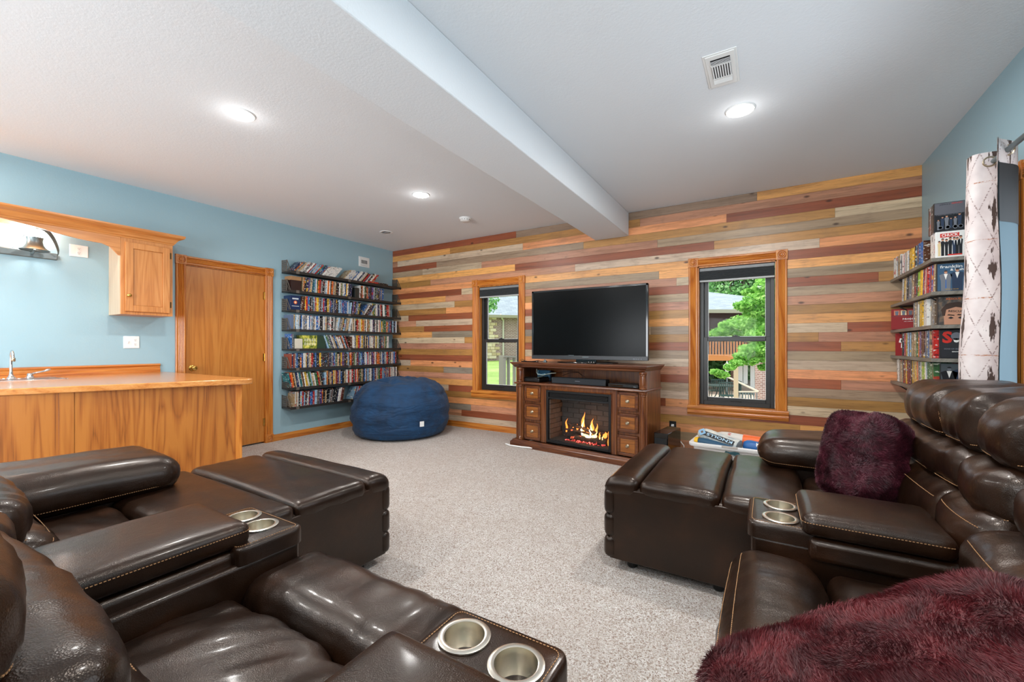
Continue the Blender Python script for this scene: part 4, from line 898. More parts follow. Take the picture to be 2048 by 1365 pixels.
# things beside the television foot
sb2 = onstand('sensor_bar', .22, .10, .9975, 'slim black sensor bar with trailing cord left of the television foot', 'sensor bar')
MB().box(-.12, .12, -.012, .012, 0, .012).build('body', M['gloss'], sb2, bevel=.003)
MB().tube([(-.12,0,.006),(-.14,.0,.02),(-.12,.01,.03),(-.09,.02,.012),(-.02,.03,.004),(.06,.03,.014),(.1,.03,.022),(.14,.02,.01),(.2,.04,.004)], .0035, 6).build('cord', M['black'], sb2, smooth=True)
rm = onstand('webcam', .43, .11, .9975, 'small silver and black clip device near the television foot', 'device')
MB().box(-.02, .02, -.012, .012, 0, .02).lathe([(.012,0),(.012,.01),(.004,.014)], 12, Matrix.Translation((0,0,.02))).build('body', M['gun'], rm, bevel=.002)
gd = onstand('disc_caddy', 1.03, .09, .9975, 'small clear-studded black gadget in front of the television foot', 'gadget')
MB().box(-.05, .05, -.02, .02, 0, .014).build('body', M['gloss'], gd, bevel=.004)
for k in range(3): MB().lathe([(.006,0),(.004,.008),(.001,.01)], 8, Matrix.Translation((-.03+.03*k, 0, .014))).build('stud', M['chrome'], gd)
# television
tvx = empty('television', (-1.735, 4.47, .9975), math.radians(.0), 'large black flat-screen television on the media console', 'television')
w2 = .684; zb_, zt_ = .036, .845
MB().box(-w2, w2, .0, .045, zb_, zt_).build('housing', M['black'], tvx, bevel=.006)
m = MB(); m.box(-w2, -w2+.022, -.006, 0, zb_, zt_).box(w2-.022, w2, -.006, 0, zb_, zt_).box(-w2, w2, -.006, 0, zt_-.022, zt_); m.build('bezel', M['gloss'], tvx, bevel=.002)
MB().box(-w2, w2, -.008, 0, zb_, zb_+.045).build('lower_bezel', flat('bezel_grey', '#26272a', .35), tvx, bevel=.003)
MB().box(-w2+.022, w2-.022, -.002, 0, zb_+.045, zt_-.022).build('screen', M['screen'], tvx)
MB().box(-.04, .035, -.0088, -.0078, zb_+.026, zb_+.032).build('maker_mark', M['gun'], tvx); MB().box(-.21, -.14, -.0088, -.0078, zb_+.046, zb_+.049).build('light_strip', M['gun'], tvx)
for k, a in enumerate((.53, .545, .565, .585, .61)): MB().box(a, a+.009, -.0088, -.0078, zb_+.012, zb_+.02).build('badge', IG, tvx)
MB().box(-.12, .12, .005, .03, .008, zb_+.01).build('neck', M['gloss'], tvx, bevel=.003)
MB().lathe([(.001,.010),(.98,.010),(1,.006),(1,0),(.001,0)], 40, Matrix.Translation((0, .03, 0)) @ Matrix.Diagonal((.36, .15, 1, 1)), caps=False).build('foot', M['gloss'], tvx, smooth=True)
# subwoofer, wall outlet, cord
sw = empty('subwoofer', (-.848, 4.42, 0), yaw, 'glossy black subwoofer box on the floor right of the media console', 'speaker')
MB().box(-.068, .068, -.20, .20, .012, .345).build('cabinet', M['gloss'], sw, bevel=.006); MB().box(-.060, .060, -.209, -.20, .02, .295).build('grille', flat('grille_cloth', '#17181a', .9), sw, bevel=.003)
for a in (-.05, .05):
    for b in (-.17, .17): MB().lathe([(.012,0),(.012,.012)], 10, Matrix.Translation((a, b, 0))).build('rubber_foot', M['black'], sw)
ow = empty('outlet_plate', (-.885, YB-.002, .295), 0, 'black outlet plate with white plug on the plank wall beside the subwoofer', 'outlet')
MB().box(-.036, .036, -.006, 0, -.062, .062).build('plate', M['black'], ow, bevel=.002); MB().box(-.014, .014, -.012, -.006, .006, .03).build('receptacle', M['white'], ow); MB().box(-.014, .014, -.012, -.006, -.03, -.006).build('receptacle', M['black'], ow)
MB().box(-.012, .012, -.035, -.012, .008, .028).build('plug', M['white'], ow, bevel=.003)
cd = tag(MB().tube([(-.86, 4.86, .17), (-.80, 4.84, .16), (-.76, 4.82, .12), (-.745, 4.80, .05), (-.75, 4.78, .008), (-.80, 4.74, .008), (-.86, 4.80, .008),], .0055, 8).build('power_cord', M['white'], smooth=True), 'white power cord hanging from the black outlet plate to the carpet', 'cord')
cd2 = tag(MB().tube([(-2.68, 4.29, .012), (-2.60, 4.255, .010), (-2.45, 4.255, .010), (-2.30, 4.265, .012)], .009, 8).build('cord_cover', M['white'], smooth=True), 'white cord cover poking out at the left foot of the media console', 'cord cover')
# ================================================================ beanbag
def beanbag():
    N, K = 60, 120
    prof = [(0,.0),(.30,.0),(.50,.004),(.585,.03),(.625,.10),(.645,.22),(.650,.36),(.628,.48),(.575,.59),(.49,.675),(.37,.735),(.22,.765),(.08,.772),(0,.772)]
    d = [0]
    for i in range(1, len(prof)): d.append(d[-1]+math.dist(prof[i], prof[i-1]))
    V = []
    for i in range(N+1):
        s_ = d[-1]*i/N; j = 0
        while j < len(d)-2 and d[j+1] < s_: j += 1
        f = (s_-d[j])/(d[j+1]-d[j]); r = prof[j][0]*(1-f)+prof[j+1][0]*f; z = prof[j][1]*(1-f)+prof[j+1][1]*f
        for k in range(K):
            a = 2*PI*k/K; x = r*math.cos(a); y = r*math.sin(a)
            # soft horizontal folds, stronger towards the upper front, and one deep crease across the crown
            n = noise.noise(Vector((x*2.2, y*2.2, z*10)))*.022*min(1, z*6)+abs(noise.noise(Vector((x*3.5+5, y*3.5, z*20))))*-.020*min(1, z*8)
            cr_ = 0
            if z > .5:
                u = (x*.45+y*.9); v_ = (x*.9-y*.45)
                cr_ = -.10*math.exp(-((u+.27-.10*math.sin(v_*3))/.05)**2)*max(0, 1-abs(v_+.05)/.45)-.03*math.exp(-((u-.15*v_-.02)/.03)**2)*max(0, 1-abs(v_)/.4)-.03*math.exp(-((u+.5*v_-.2)/.03)**2)*max(0, 1-abs(v_-.1)/.4)
                n += noise.noise(Vector((x*7, y*7, 3)))*.03
            rr = 1+n/max(r, .12) if z < .6 else 1
            V.append((x*rr+.04*z, y*rr, z+cr_+(n if z >= .55 else 0)))
    Fq = [(i*K+k, i*K+(k+1) % K, (i+1)*K+(k+1) % K, (i+1)*K+k) for i in range(1, N-1) for k in range(K)]
    Fq += [tuple(range(K, 2*K))[::-1], tuple((N-1)*K+k for k in range(K))]
    return V, Fq
t = NT('blue_microsuede'); v = t.coord('Object'); n1 = t.noise(v, 5, 4, .6); t.base(t.ramp(n1, [(.3, S('#032440')), (.6, S('#06385e')), (.8, S('#0b4c78'))])).set(Roughness=.8); t.b.inputs['Sheen Weight'].default_value = .05
n2 = t.noise(t.coord('Object', (1, 1, 3.2)), 6, 2, .5, .8); b1 = t.bump(n2, .03, .7); t.bump(t.noise(v, 300, 2), .0006, .4, b1); M['bean'] = t.m
bb = empty('beanbag', (-4.27, 4.13, 0), 0, 'large round navy blue beanbag chair in the carpeted corner', 'beanbag')
V, Fq = beanbag(); o = MB().add(V, Fq).build('cover', M['bean'], bb, smooth=True, angle=180)
dx = Vector((4.27, -4.13)).normalized()
tgp = Vector(onY(880, 848, 3.70))-Vector((-4.27, 4.13, 0)); tn = Vector((tgp.x, tgp.y, 0)).normalized(); tp = tn*.655+Vector((0, 0, .22))+Vector((.01, 0, 0))
MB().box(-.028, .028, -.032, .032, 0, .0015, frame(tp, Vector((-tn.y, tn.x, 0)), (0, 0, 1))).build('care_tag', M['white'], bb)
# ================================================================ storage bin with rolled things
M['bin'] = flat('bin_plastic', '#e2e0de', .35)
bn = empty('storage_bin', (-.25, 4.18, 0), math.radians(-4), 'white plastic storage bin under the right window, behind the reclined sofa', 'bin')
def rrect(hx, hy, r, n=5):
    P = []
    for cx, cy, a0 in ((hx-r, hy-r, 0), (-hx+r, hy-r, PI/2), (-hx+r, -hy+r, PI), (hx-r, -hy+r, 1.5*PI)):
        for k in range(n+1): a = a0+k*PI/2/n; P.append((cx+r*math.cos(a), cy+r*math.sin(a)))
    return P
def loft(rings, caps=(True, False)):
    n = len(rings[0]); V = [p for r in rings for p in r]; Fq = []
    for i in range(len(rings)-1):
        for k in range(n): Fq.append((i*n+k, i*n+(k+1) % n, (i+1)*n+(k+1) % n, (i+1)*n+k))
    if caps[0]: Fq.append(tuple(range(n))[::-1])
    if caps[1]: Fq.append(tuple((len(rings)-1)*n+k for k in range(n)))
    return MB().add(V, Fq)
R_ = lambda hx, hy, z, r=.05: [(x, y, z) for x, y in rrect(hx, hy, r)]
bh = .34
loft([R_(.26, .16, 0), R_(.30, .19, bh-.03), R_(.325, .215, bh-.03), R_(.33, .22, bh-.02), R_(.33, .22, bh-.004), R_(.32, .21, bh), R_(.30, .19, bh), R_(.295, .185, bh-.01), R_(.255, .155, .01)], (True, True)).build('tub', M['bin'], bn, smooth=True)
MB().prism([(-.06, 0), (-.05, .018), (-.02, .012), (.02, .02), (.05, .016), (.06, 0), (.03, -.014), (0, -.006), (-.03, -.012)], 0, .006, frame((.02, -.214, bh-.055), (1,0,0), (0,0,1))).build('handle_recess', flat('teal_handle', '#2c4e56', .4), bn)
MB().box(-.06, .06, -.224, -.205, bh-.012, bh+.004).build('handle_grip', flat('grip_grey', '#b4aca4', .4), bn, bevel=.003)
BM = Matrix.Translation((-.25, 4.18, 0)) @ Matrix.Rotation(math.radians(-4), 4, 'Z')
def roll(name, a, b, r, mat, label, flatn=1.0, cat='bag'):
    a = BM @ Vector(a); b = BM @ Vector(b)
    e = empty(name, tuple(a), 0, label, cat); d = b-a
    pts = []; rs = []
    for i in range(9): s_ = i/8; pts.append(d*s_); rs.append(r*(.62 if i == 0 else .93 if i == 1 else 1)*(1+.05*math.sin(s_*7)))
    o = MB().tube(pts, rs, 20).build('roll', mat, e, smooth=True, angle=60); return e, a, b, d.normalized()
t = NT('printed_towel_grey'); v = t.coord('Object'); n1 = t.noise(v, 12, 4, .6); t.base(t.ramp(n1, [(.35, S('#7f8f9a')), (.5, S('#b9bdb9')), (.7, S('#d6d2c6'))])).set(Roughness=.6); M['bagprint'] = t.m
e, a, b, d = roll('printed_bag', (-.27, -.02, .395), (.06, -.13, .33), .058, M['bagprint'], 'rolled grey and blue printed bag lettered KNOLLS, lying on top of the bin')
up = Vector((0, 0, 1)); n_ = Vector((-.15, -.85, .5)); n_ = (n_-d*n_.dot(d)).normalized(); vv = n_.cross(d).normalized()
band = MB().prism([(.035, -.022), (.33, -.022), (.33, .018), (.035, .018)], .0565, .0605, frame((0,0,0), d, n_.cross(d), None))
band.build('black_band', IK, e)
Mx = frame(n_*.0608+d*.205, -d, -n_.cross(d)); text('lettering', 'KNOLLS', .034, Mx, flat('ink_pale_blue', '#a9cbe0', .4), e, .0006, .0006, .225)
Mx = frame(n_*.059+d*.045, d, n_.cross(d)); MB().prism([(-.036, 0), (0, .036), (.036, 0), (0, -.036)], 0, .003, Mx).build('diamond_emblem', flat('emblem_blue', '#7fa9c8', .4), e); MB().prism([(-.014, 0), (0, .014), (.014, 0), (0, -.014)], .003, .0036, Mx).build('diamond_centre', flat('emblem_brown', '#6a5648', .4), e)
for k, (a0, a1, off) in enumerate(((.10, .20, .042), (.14, .26, .056))): MB().bar(n_.lerp(vv, -.35+.2*k).normalized()*.0592+d*a0, n_.lerp(vv, -.35+.2*k).normalized()*.0592+d*a1, .003, .012, tuple(vv)).build('printed_sketch', flat('ink_steel', '#56626c', .5), e)
roll('blanket_roll', (-.28, -.10, .335), (.02, -.15, .315), .036, flat('deep_teal_cloth', '#1f4a66', .6), 'dark teal rolled cloth along the front edge of the bin', cat='cloth')
q = MB().tube([(-.294, -.098, .336), (-.262, -.103, .336)], [.03, .0375], 18).build('yellow_end', flat('yellow_vinyl', '#e3b021', .4), smooth=True); q.matrix_world = BM; tag(q, 'yellow cap at the left end of the dark teal roll in the bin', 'cap')
e, a, b, d = roll('printed_bag', (-.16, .08, .36), (.27, .06, .345), .052, flat('pale_bag', '#cfc9c0', .5), 'pale printed bag with an orange end panel lying at the back of the bin')
nb = Vector((0, -.75, .66)).normalized()
m = MB().tube([d*.23, d*.42], .0545, 22); o = m.build('orange_panel', flat('bright_orange', '#e8641c', .45), e, smooth=True)
text('lettering', 'NW', .04, frame(nb*.0535+d*.12, (Vector((0,0,1))*.9+d*.4).normalized(), -d), IR, e, .0005, .0004, .05)
text('lettering', 'CARE', .02, frame(nb*.056+d*.395, Vector((0,.66,.75)), -d), flat('ink_peach', '#f3d2a8', .4), e, .0005, .0004, .06)
e, a, b, d = roll('printed_bag', (.09, -.10, .345), (.28, -.11, .335), .05, flat('royal_blue_bag', '#1f5c9c', .45), 'royal blue printed bag with white lettering at the right of the bin')
nb = Vector((0, -.8, .6)).normalized(); text('lettering', 'KE', .045, frame(nb*.0515+d*.12, d, Vector((0,.6,.8))), IW, e, .0005, .0008, .05)
# ================================================================ curtain, rod
t = NT('ikat_curtain'); tc = t.n('ShaderNodeTexCoord'); uv = tc.outputs['UV']
def cmap(sc, loc=(0,0,0), rot=0):
    mp = t.n('ShaderNodeMapping'); mp.inputs['Scale'].default_value = sc; mp.inputs['Location'].default_value = loc; mp.inputs['Rotation'].default_value = (0, 0, rot); t.l(uv, mp.inputs[0]); return mp.outputs[0]
# UV is in metres: u along the cloth, v height. vertical ragged streaks, thin diagonals, blotches on a lattice
sep = t.n('ShaderNodeSeparateXYZ'); t.l(uv, sep.inputs[0]); U_, V_ = sep.outputs[0], sep.outputs[1]
rag = t.noise(cmap((60, 9, 1)), 1, 3, .7); rag2 = t.noise(cmap((14, 70, 1)), 1, 3, .7)
def lattice(per_u, per_v, ou, ov):
    fu = t.math('ABSOLUTE', t.math('SUBTRACT', t.math('FRACT', t.math('ADD', t.math('DIVIDE', U_, per_u), ou)), .5)); fv = t.math('ABSOLUTE', t.math('SUBTRACT', t.math('FRACT', t.math('ADD', t.math('DIVIDE', V_, per_v), ov)), .5)); return fu, fv
fu, fv = lattice(.11, .30, .0, .2)
dia = t.math('ADD', t.math('MULTIPLY', fu, 1.7), t.math('MULTIPLY', fv, .95))
blot_ = t.math('ADD', dia, t.math('MULTIPLY', t.math('SUBTRACT', rag, .5), 1.5))
k1 = t.ramp(blot_, [(.20, (1,1,1)), (.26, (0,0,0))])
streak = t.math('ADD', t.math('MULTIPLY', fu, 7), t.math('ADD', t.math('MULTIPLY', fv, 1.1), t.math('MULTIPLY', t.math('SUBTRACT', rag, .5), 1.6)))
k2 = t.ramp(streak, [(.26, (1,1,1)), (.36, (0,0,0))])
dg = t.math('ABSOLUTE', t.math('SUBTRACT', t.math('ADD', t.math('MULTIPLY', fu, 1.0), t.math('MULTIPLY', fv, 1.0)), .5))
dg2 = t.math('ADD', dg, t.math('MULTIPLY', t.math('ABSOLUTE', t.math('SUBTRACT', rag2, .5)), .55))
k3 = t.ramp(dg2, [(.012, (.85,.85,.85)), (.045, (0,0,0))])
hz_ = t.math('ADD', t.math('MULTIPLY', t.math('SUBTRACT', .5, fv), 7), t.math('MULTIPLY', t.math('ABSOLUTE', t.math('SUBTRACT', rag2, .5)), 2.2)); k4 = t.ramp(hz_, [(.06, (1,1,1)), (.14, (0,0,0))])
soft = t.noise(cmap((7, 5, 1)), 1, 3, .6)
bs = t.ramp(soft, [(.3, S('#c2b5b4')), (.5, S('#d3c8c6')), (.75, S('#e3dcd9'))])
c = t.mix(k4, bs, S('#a9693c')); c = t.mix(k3, c, S('#6a4a42')); c = t.mix(k2, c, S('#6a4a3e')); c = t.mix(k1, c, S('#4c3c36'))
t.base(c).set(Roughness=.85); t.bump(t.noise(cmap((900, 900, 1)), 1, 1), .0003, .5); M['curtain'] = t.m
t = NT('blue_lining'); t.base(S('#4c5f68')).set(Roughness=.85); M['lining'] = t.m
cu = empty('curtain', (1.0, 3.1, 2.14), 0, 'white grommet curtain with brown ikat pattern and blue lining beside the plank shelves', 'curtain')
PT, PBm = [(1.085, 3.34), (.99, 3.33), (.925, 3.215), (.93, 3.14), (.99, 3.13), (1.055, 3.145), (1.075, 3.12), (1.045, 3.045), (.99, 2.985), (.953, 2.945), (.945, 2.92)], [(1.095, 3.42), (.99, 3.42), (.90, 3.30), (.905, 3.20), (.97, 3.16), (1.05, 3.16), (1.07, 3.13), (1.04, 3.05), (.995, 2.98), (.96, 2.93), (.95, 2.90)]
def spl(P, n):
    out = []
    for i in range(len(P)-1):
        p0 = P[max(i-1, 0)]; p1 = P[i]; p2 = P[i+1]; p3 = P[min(i+2, len(P)-1)]
        for k in range(n):
            s_ = k/n; out.append(tuple(.5*((2*p1[j])+(-p0[j]+p2[j])*s_+(2*p0[j]-5*p1[j]+4*p2[j]-p3[j])*s_*s_+(-p0[j]+3*p1[j]-3*p2[j]+p3[j])*s_**3) for j in range(2)))
    out.append(P[-1]); return out
ct, cbm = spl(PT, 8), spl(PBm, 8); nU = len(ct); nV = 46; zt, z0_ = 2.19, .03
def cur(off, zt_, zb2, name, mat, u0=0, nv=nV):
    V = []; UV = []; us = [0]
    for i in range(1, nU): us.append(us[-1]+math.dist(ct[i], ct[i-1]))
    for j in range(nv+1):
        s_ = j/nv; z = zt_+(zb2-zt_)*s_; f = (zt-z)/(zt-z0_)
        for i in range(nU):
            x = ct[i][0]*(1-f)+cbm[i][0]*f; y = ct[i][1]*(1-f)+cbm[i][1]*f
            i2 = min(i+1, nU-1); i0 = max(i-1, 0); tx, ty = ct[i2][0]-ct[i0][0], ct[i2][1]-ct[i0][1]; L = math.hypot(tx, ty) or 1; nx, ny = -ty/L, tx/L
            wv_ = noise.noise(Vector((us[i]*8, z*2.2, 1)))*.012*min(1, f*3)
            V.append((x+nx*(off+wv_)-1.0, y+ny*(off+wv_)-3.1, z-2.14)); UV.append((us[i], z))
    Fq = [(j*nU+i, j*nU+i+1, (j+1)*nU+i+1, (j+1)*nU+i) for j in range(nv) for i in range(nU-1)]
    o = mesh_obj(name, V, Fq, mat, cu, True)
    uvl = o.data.uv_layers.new(name='UVMap'); 
    lp = np.zeros(len(o.data.loops), dtype=np.int32); o.data.loops.foreach_get('vertex_index', lp); uvl.data.foreach_set('uv', np.array(UV, dtype=np.float32)[lp].ravel())
    return o
cur(-.0, zt, z0_, 'cloth', M['curtain'])
cur(.004, zt-.115, z0_+.02, 'lining', M['lining']); cur(.003, zt, zt-.115, 'header', M['curtain'], nv=3)
cur(.0055, zt-.115, zt-.40, 'blackout_strip', flat('blackout', '#2a2c2e', .8), nv=4)
rd = empty('curtain_rod', (1.0, 2.2, 2.14), 0, 'gunmetal curtain rod above the patio door on the right wall', 'curtain rod')
MB().tube([(0, -1.0, 0), (0, 1.16, 0)], .0125, 16).build('rod', M['gun'], rd, smooth=True)
MB().lathe([(.0125,0),(.022,.01),(.026,.03),(.018,.05),(.002,.056)], 16, frame((0, 1.16, 0), (1,0,0), (0,0,-1))).build('finial', M['gun'], rd, smooth=True)
for y in (1.13, -.9): MB().bar((.0, y, -.014), (.139, y, -.014), .012, .012).box(.134, .139, y-.02, y+.02, -.05, .03).build('bracket', M['gun'], rd)
for (x, y, nx, ny) in ((.985, 3.131, .05, 1), (1.003, 2.995, .72, .7)):
    nv_ = Vector((nx, ny, 0)).normalized(); Mx = frame((x-1.0, y-3.1, 0), Vector((-nv_.y, nv_.x, 0)), (0,0,1))
    m = MB(); ring_ = [Mx @ Vector((.024*math.cos(a*PI/12), .024*math.sin(a*PI/12), 0)) for a in range(24)]; m.tube(ring_, .0045, 8, close=True).build('grommet', M['nickel'], cu, smooth=True)
# ================================================================ leather seating
def surf_grid(n):
    """subdivided cube surface, vertices shared"""
    idx = {}; V = []; Fq = []
    def g(i, j, k):
        key = (i, j, k)
        if key not in idx: idx[key] = len(V); V.append(key)
        return idx[key]
    nx, ny, nz = n
    for i in range(nx):
        for j in range(ny):
            Fq.append((g(i,j,nz), g(i+1,j,nz), g(i+1,j+1,nz), g(i,j+1,nz))); Fq.append((g(i,j,0), g(i,j+1,0), g(i+1,j+1,0), g(i+1,j,0)))
    for i in range(nx):
        for k in range(nz):
            Fq.append((g(i,0,k), g(i+1,0,k), g(i+1,0,k+1), g(i,0,k+1))); Fq.append((g(i,ny,k), g(i,ny,k+1), g(i+1,ny,k+1), g(i+1,ny,k)))
    for j in range(ny):
        for k in range(nz):
            Fq.append((g(0,j,k), g(0,j,k+1), g(0,j+1,k+1), g(0,j+1,k))); Fq.append((g(nx,j,k), g(nx,j+1,k), g(nx,j+1,k+1), g(nx,j,k+1)))
    return np.array(V, dtype=float), Fq
def puffmap(P, h, r, bulge, warp, c):
    """P in [-1,1]^3 on the cube -> rounded, bulged, warped"""
    P = P*h; lim = np.maximum(h-r, 1e-4); q = np.clip(P, -lim, lim); d = P-q; L = np.linalg.norm(d, axis=1, keepdims=True)
    rr = np.broadcast_to(r, P.shape) if np.ndim(r) else r
    P = np.where(L > 1e-9, q+d/np.maximum(L, 1e-9)*np.minimum(r, L if False else r), P) if not np.ndim(r) else q+d
    u = P/h
    b = np.zeros_like(P)
    for ax in range(3):
        o1, o2 = [k for k in range(3) if k != ax]
        e = np.clip(1-u[:, o1]**2, 0, 1)**.8*np.clip(1-u[:, o2]**2, 0, 1)**.8
        b[:, ax] = np.where(u[:, ax] > 0, bulge[2*ax+1], -bulge[2*ax])*e*np.abs(u[:, ax])
    P = P+b
    if warp: P = warp(P, u)
    return P+c
class Seat:
    def __init__(s, root, inv): s.root = root; s.inv = inv
    def place(s, o, par=None):
        o.parent = par or s.root
        if par is None: o.matrix_parent_inverse = s.inv
        return o
    def puff(s, name, a, f, z, r=.05, bulge=(0,0,0,0,.01,.02), warp=None, wr=(), seg=None, mat=None, par=None, stitch=(), label=None):
        h = np.array([(a[1]-a[0])/2, (f[1]-f[0])/2, (z[1]-z[0])/2]); c = np.array([(a[0]+a[1])/2, (f[0]+f[1])/2, (z[0]+z[1])/2])
        r = min(r, h.min()*.999)
        n = seg or tuple(int(min(34, max(8, round(2*x/.022)))) for x in h)
        G, Fq = surf_grid(n); T = G/np.array(n)*2-1
        T = T*(1-.28)+.28*np.sin(T*PI/2)
        V = puffmap(T, h, r, bulge, warp, c)
        o = mesh_obj(name, V, Fq, mat or M['leather'], None, True)
        if wr:
            me = o.data; me.update(); N = np.zeros(len(me.vertices)*3); me.vertices.foreach_get('normal', N) if False else None
            for i, v in enumerate(me.vertices):
                p = v.co; d = 0
                for (amp, fr, sd, rot) in wr:
                    x = p.x*math.cos(rot)+p.y*math.sin(rot); y = -p.x*math.sin(rot)+p.y*math.cos(rot)
                    d += amp*(noise.noise(Vector((x*fr[0]+sd, y*fr[1], p.z*fr[2])))-.15*0)
                V[i] += np.array(v.normal)*d
            me.vertices.foreach_set('co', V.ravel()); me.update()
        s.place(o, par)
        if label: o['label'] = label
        for path in stitch:
            Q = np.array(path, dtype=float); pts = []
            for i in range(len(Q)-1):
                m_ = max(2, int(np.linalg.norm((Q[i+1]-Q[i])*h)/.008))
                for k in range(m_): pts.append(Q[i]+(Q[i+1]-Q[i])*k/m_)
            pts.append(Q[-1]); PP = puffmap(np.array(pts), h, r, bulge, warp, c)
            PP = PP+(PP-c)/np.linalg.norm(PP-c, axis=1, keepdims=True)*.0018
            mb = MB()
            for i in range(0, len(PP)-1): 
                A = Vector(PP[i]); B = Vector(PP[i+1]); mb.bar(A.lerp(B, .2), A.lerp(B, .8), .0017, .0017)
            q = mb.build('stitching', M['stitch'], o)
        return o
    def block(s, name, a, f, z, bevel=.012, par=None, mat=None):
        return s.place(MB().box(a[0], a[1], f[0], f[1], z[0], z[1]).build(name, mat or M['leather'], None, bevel=bevel, seg=4), par)
    def cups(s, con, pts, z, r=.043):
        for (a, f) in pts:
            o = MB().lathe([(r+.013, .001), (r+.013, .004), (r+.006, .0065), (r, .005), (r-.001, -.01), (r-.003, -.065), (r-.008, -.07), (.001, -.07)], 40, Matrix.Translation((a, f, z)), caps=False).build('cup_holder', M['steel'], None, smooth=True, angle=50)
            o.parent = con
    def console(s, a0, a1, f0, f1, ztop, lid_f, cups, lid_a=None, lidz=.062):
        # body with real holes for the cups: box top cut as ring plates
        con = s.block('console', (a0, a1), (f0, f1-.004), (.05, ztop-.05), .015)
        # top deck with circular cut-outs via boolean-free fan: grid of quads minus discs -> build with bmesh fill
        me = bpy.data.meshes.new('deck'); bm = bmesh.new(); r = .0445
        zt = ztop
        def loopv(pts): return [bm.verts.new((x, y, zt)) for x, y in pts]
        fa = lid_f[1]-.05
        out = loopv(rrectXY(a0, a1, fa, f1, .022)); E_ = []
        for i in range(len(out)): E_.append(bm.edges.new((out[i], out[(i+1) % len(out)])))
        for (a, f) in cups:
            cv = loopv([(a+r*math.cos(k*PI/16), f+r*math.sin(k*PI/16)) for k in range(32)])
            for i in range(32): E_.append(bm.edges.new((cv[i], cv[(i+1) % 32])))
        bmesh.ops.triangle_fill(bm, use_beauty=True, use_dissolve=False, edges=E_)
        # skirt
        prev = out
        for (dr, dz) in ((.004, -.003), (.007, -.009), (.008, -.02), (.008, -.055)):
            nv = [bm.verts.new((p[0], p[1], zt+dz)) for p in rrectXY(a0-dr, a1+dr, fa-dr, f1+dr, .022+dr)]
            for i in range(len(out)): bm.faces.new((prev[i], nv[i], nv[(i+1) % len(out)], prev[(i+1) % len(out)]))
            prev = nv
        bmesh.ops.recalc_face_normals(bm, faces=bm.faces)
        for f_ in bm.faces: f_.smooth = True
        bm.to_mesh(me); bm.free(); me.materials.append(M['leather'])
        try: me.set_sharp_from_angle(angle=math.radians(50))
        except Exception: pass
        dk = bpy.data.objects.new('console_deck', me); C.objects.link(dk); dk.parent = con
        s.cups(con, cups, ztop)
        mb = MB(); R1 = rrectXY(a0+.008, a1-.008, fa+.0, f1-.008, .018)
        for i in range(len(R1)):
            A = Vector((*R1[i], zt+.0012)); B = Vector((*R1[(i+1) % len(R1)], zt+.0012)); L = (B-A).length; nn = max(1, int(L/.008))
            for k in range(nn): mb.bar(A.lerp(B, (k+.2)/nn), A.lerp(B, (k+.8)/nn), .0016, .0012)
        mb.build('stitching', M['stitch'], con)
        la = lid_a or (a0-.02, a1+.02)
        s.puff('console_lid', la, lid_f, (ztop-.012, ztop+lidz), .028, (0,0,0,0,0,.010), wr=((.003, (6, 6, 6), 3, 0),), par=con,
               stitch=([(-1, -.96, .35), (-1, .93, .35), (-.9, 1, .35), (.9, 1, .35), (1, .93, .35), (1, -.96, .35)],))
        s.block('console_rail', (la[0]+.005, la[1]-.005), (f0, lid_f[1]-.02), (ztop-.09, ztop-.014), .02, par=con)
        return con
    def back(s, a0, a1, lows, label=None, am=1.0):
        """three stacked pillows: list of (f0,f1,z0,z1)"""
        bk = s.block('backrest', (a0+.01, a1-.01), (lows[0][0]-.10, lows[0][0]+.06), (.10, lows[-1][3]-.07), .03)
        nm = ['lower_back_cushion', 'lumbar_cushion', 'head_cushion']
        for k, (f0, f1, z0, z1) in enumerate(lows):
            gv = None
            if k == 2 and a1-a0 > .6 and am == 1:
                def gv(P, u):
                    P = P.copy(); g = np.exp(-((u[:, 0]+.30-.12*(u[:, 2]))/.055)**2); P[:, 1] -= .022*g*(u[:, 1] > .2); P[:, 2] -= .016*g*(u[:, 2] > .6); return P
            s.puff(nm[k], (a0, a1), (f0, f1), (z0, z1), .068 if k != 1 else .05, warp=gv, bulge= (.004,.004,0,.040,.0,.02 if k == 2 else .006),
                   wr=((.013*am, (13, 5, 6), 2.3*k+a0, 0), (.006*am, (34, 9, 12), 5.1*k, .2)), par=bk,
                   stitch=([(-.94, 1, -.62), (.94, 1, -.62)],)+(([(-.18, -.2, 1), (-.18, .9, 1), (-.20, 1, .8), (-.36, 1, -.55)],) if gv else ()) if k else ([(-.9, 1, .74), (.9, 1, .74)],))
        return bk
def rrectXY(x0, x1, y0, y1, r, n=5):
    P = []
    for cx, cy, a0 in ((x1-r, y1-r, 0), (x0+r, y1-r, PI/2), (x0+r, y0+r, PI), (x1-r, y0+r, 1.5*PI)):
        for k in range(n+1): a = a0+k*PI/2/n; P.append((cx+r*math.cos(a), cy+r*math.sin(a)))
    return P
def feet(s, pts):
    for (a, f) in pts: s.place(MB().lathe([(.022, 0), (.026, .008), (.028, .062)], 14, Matrix.Translation((a, f, 0))).build('foot', M['black'], None))
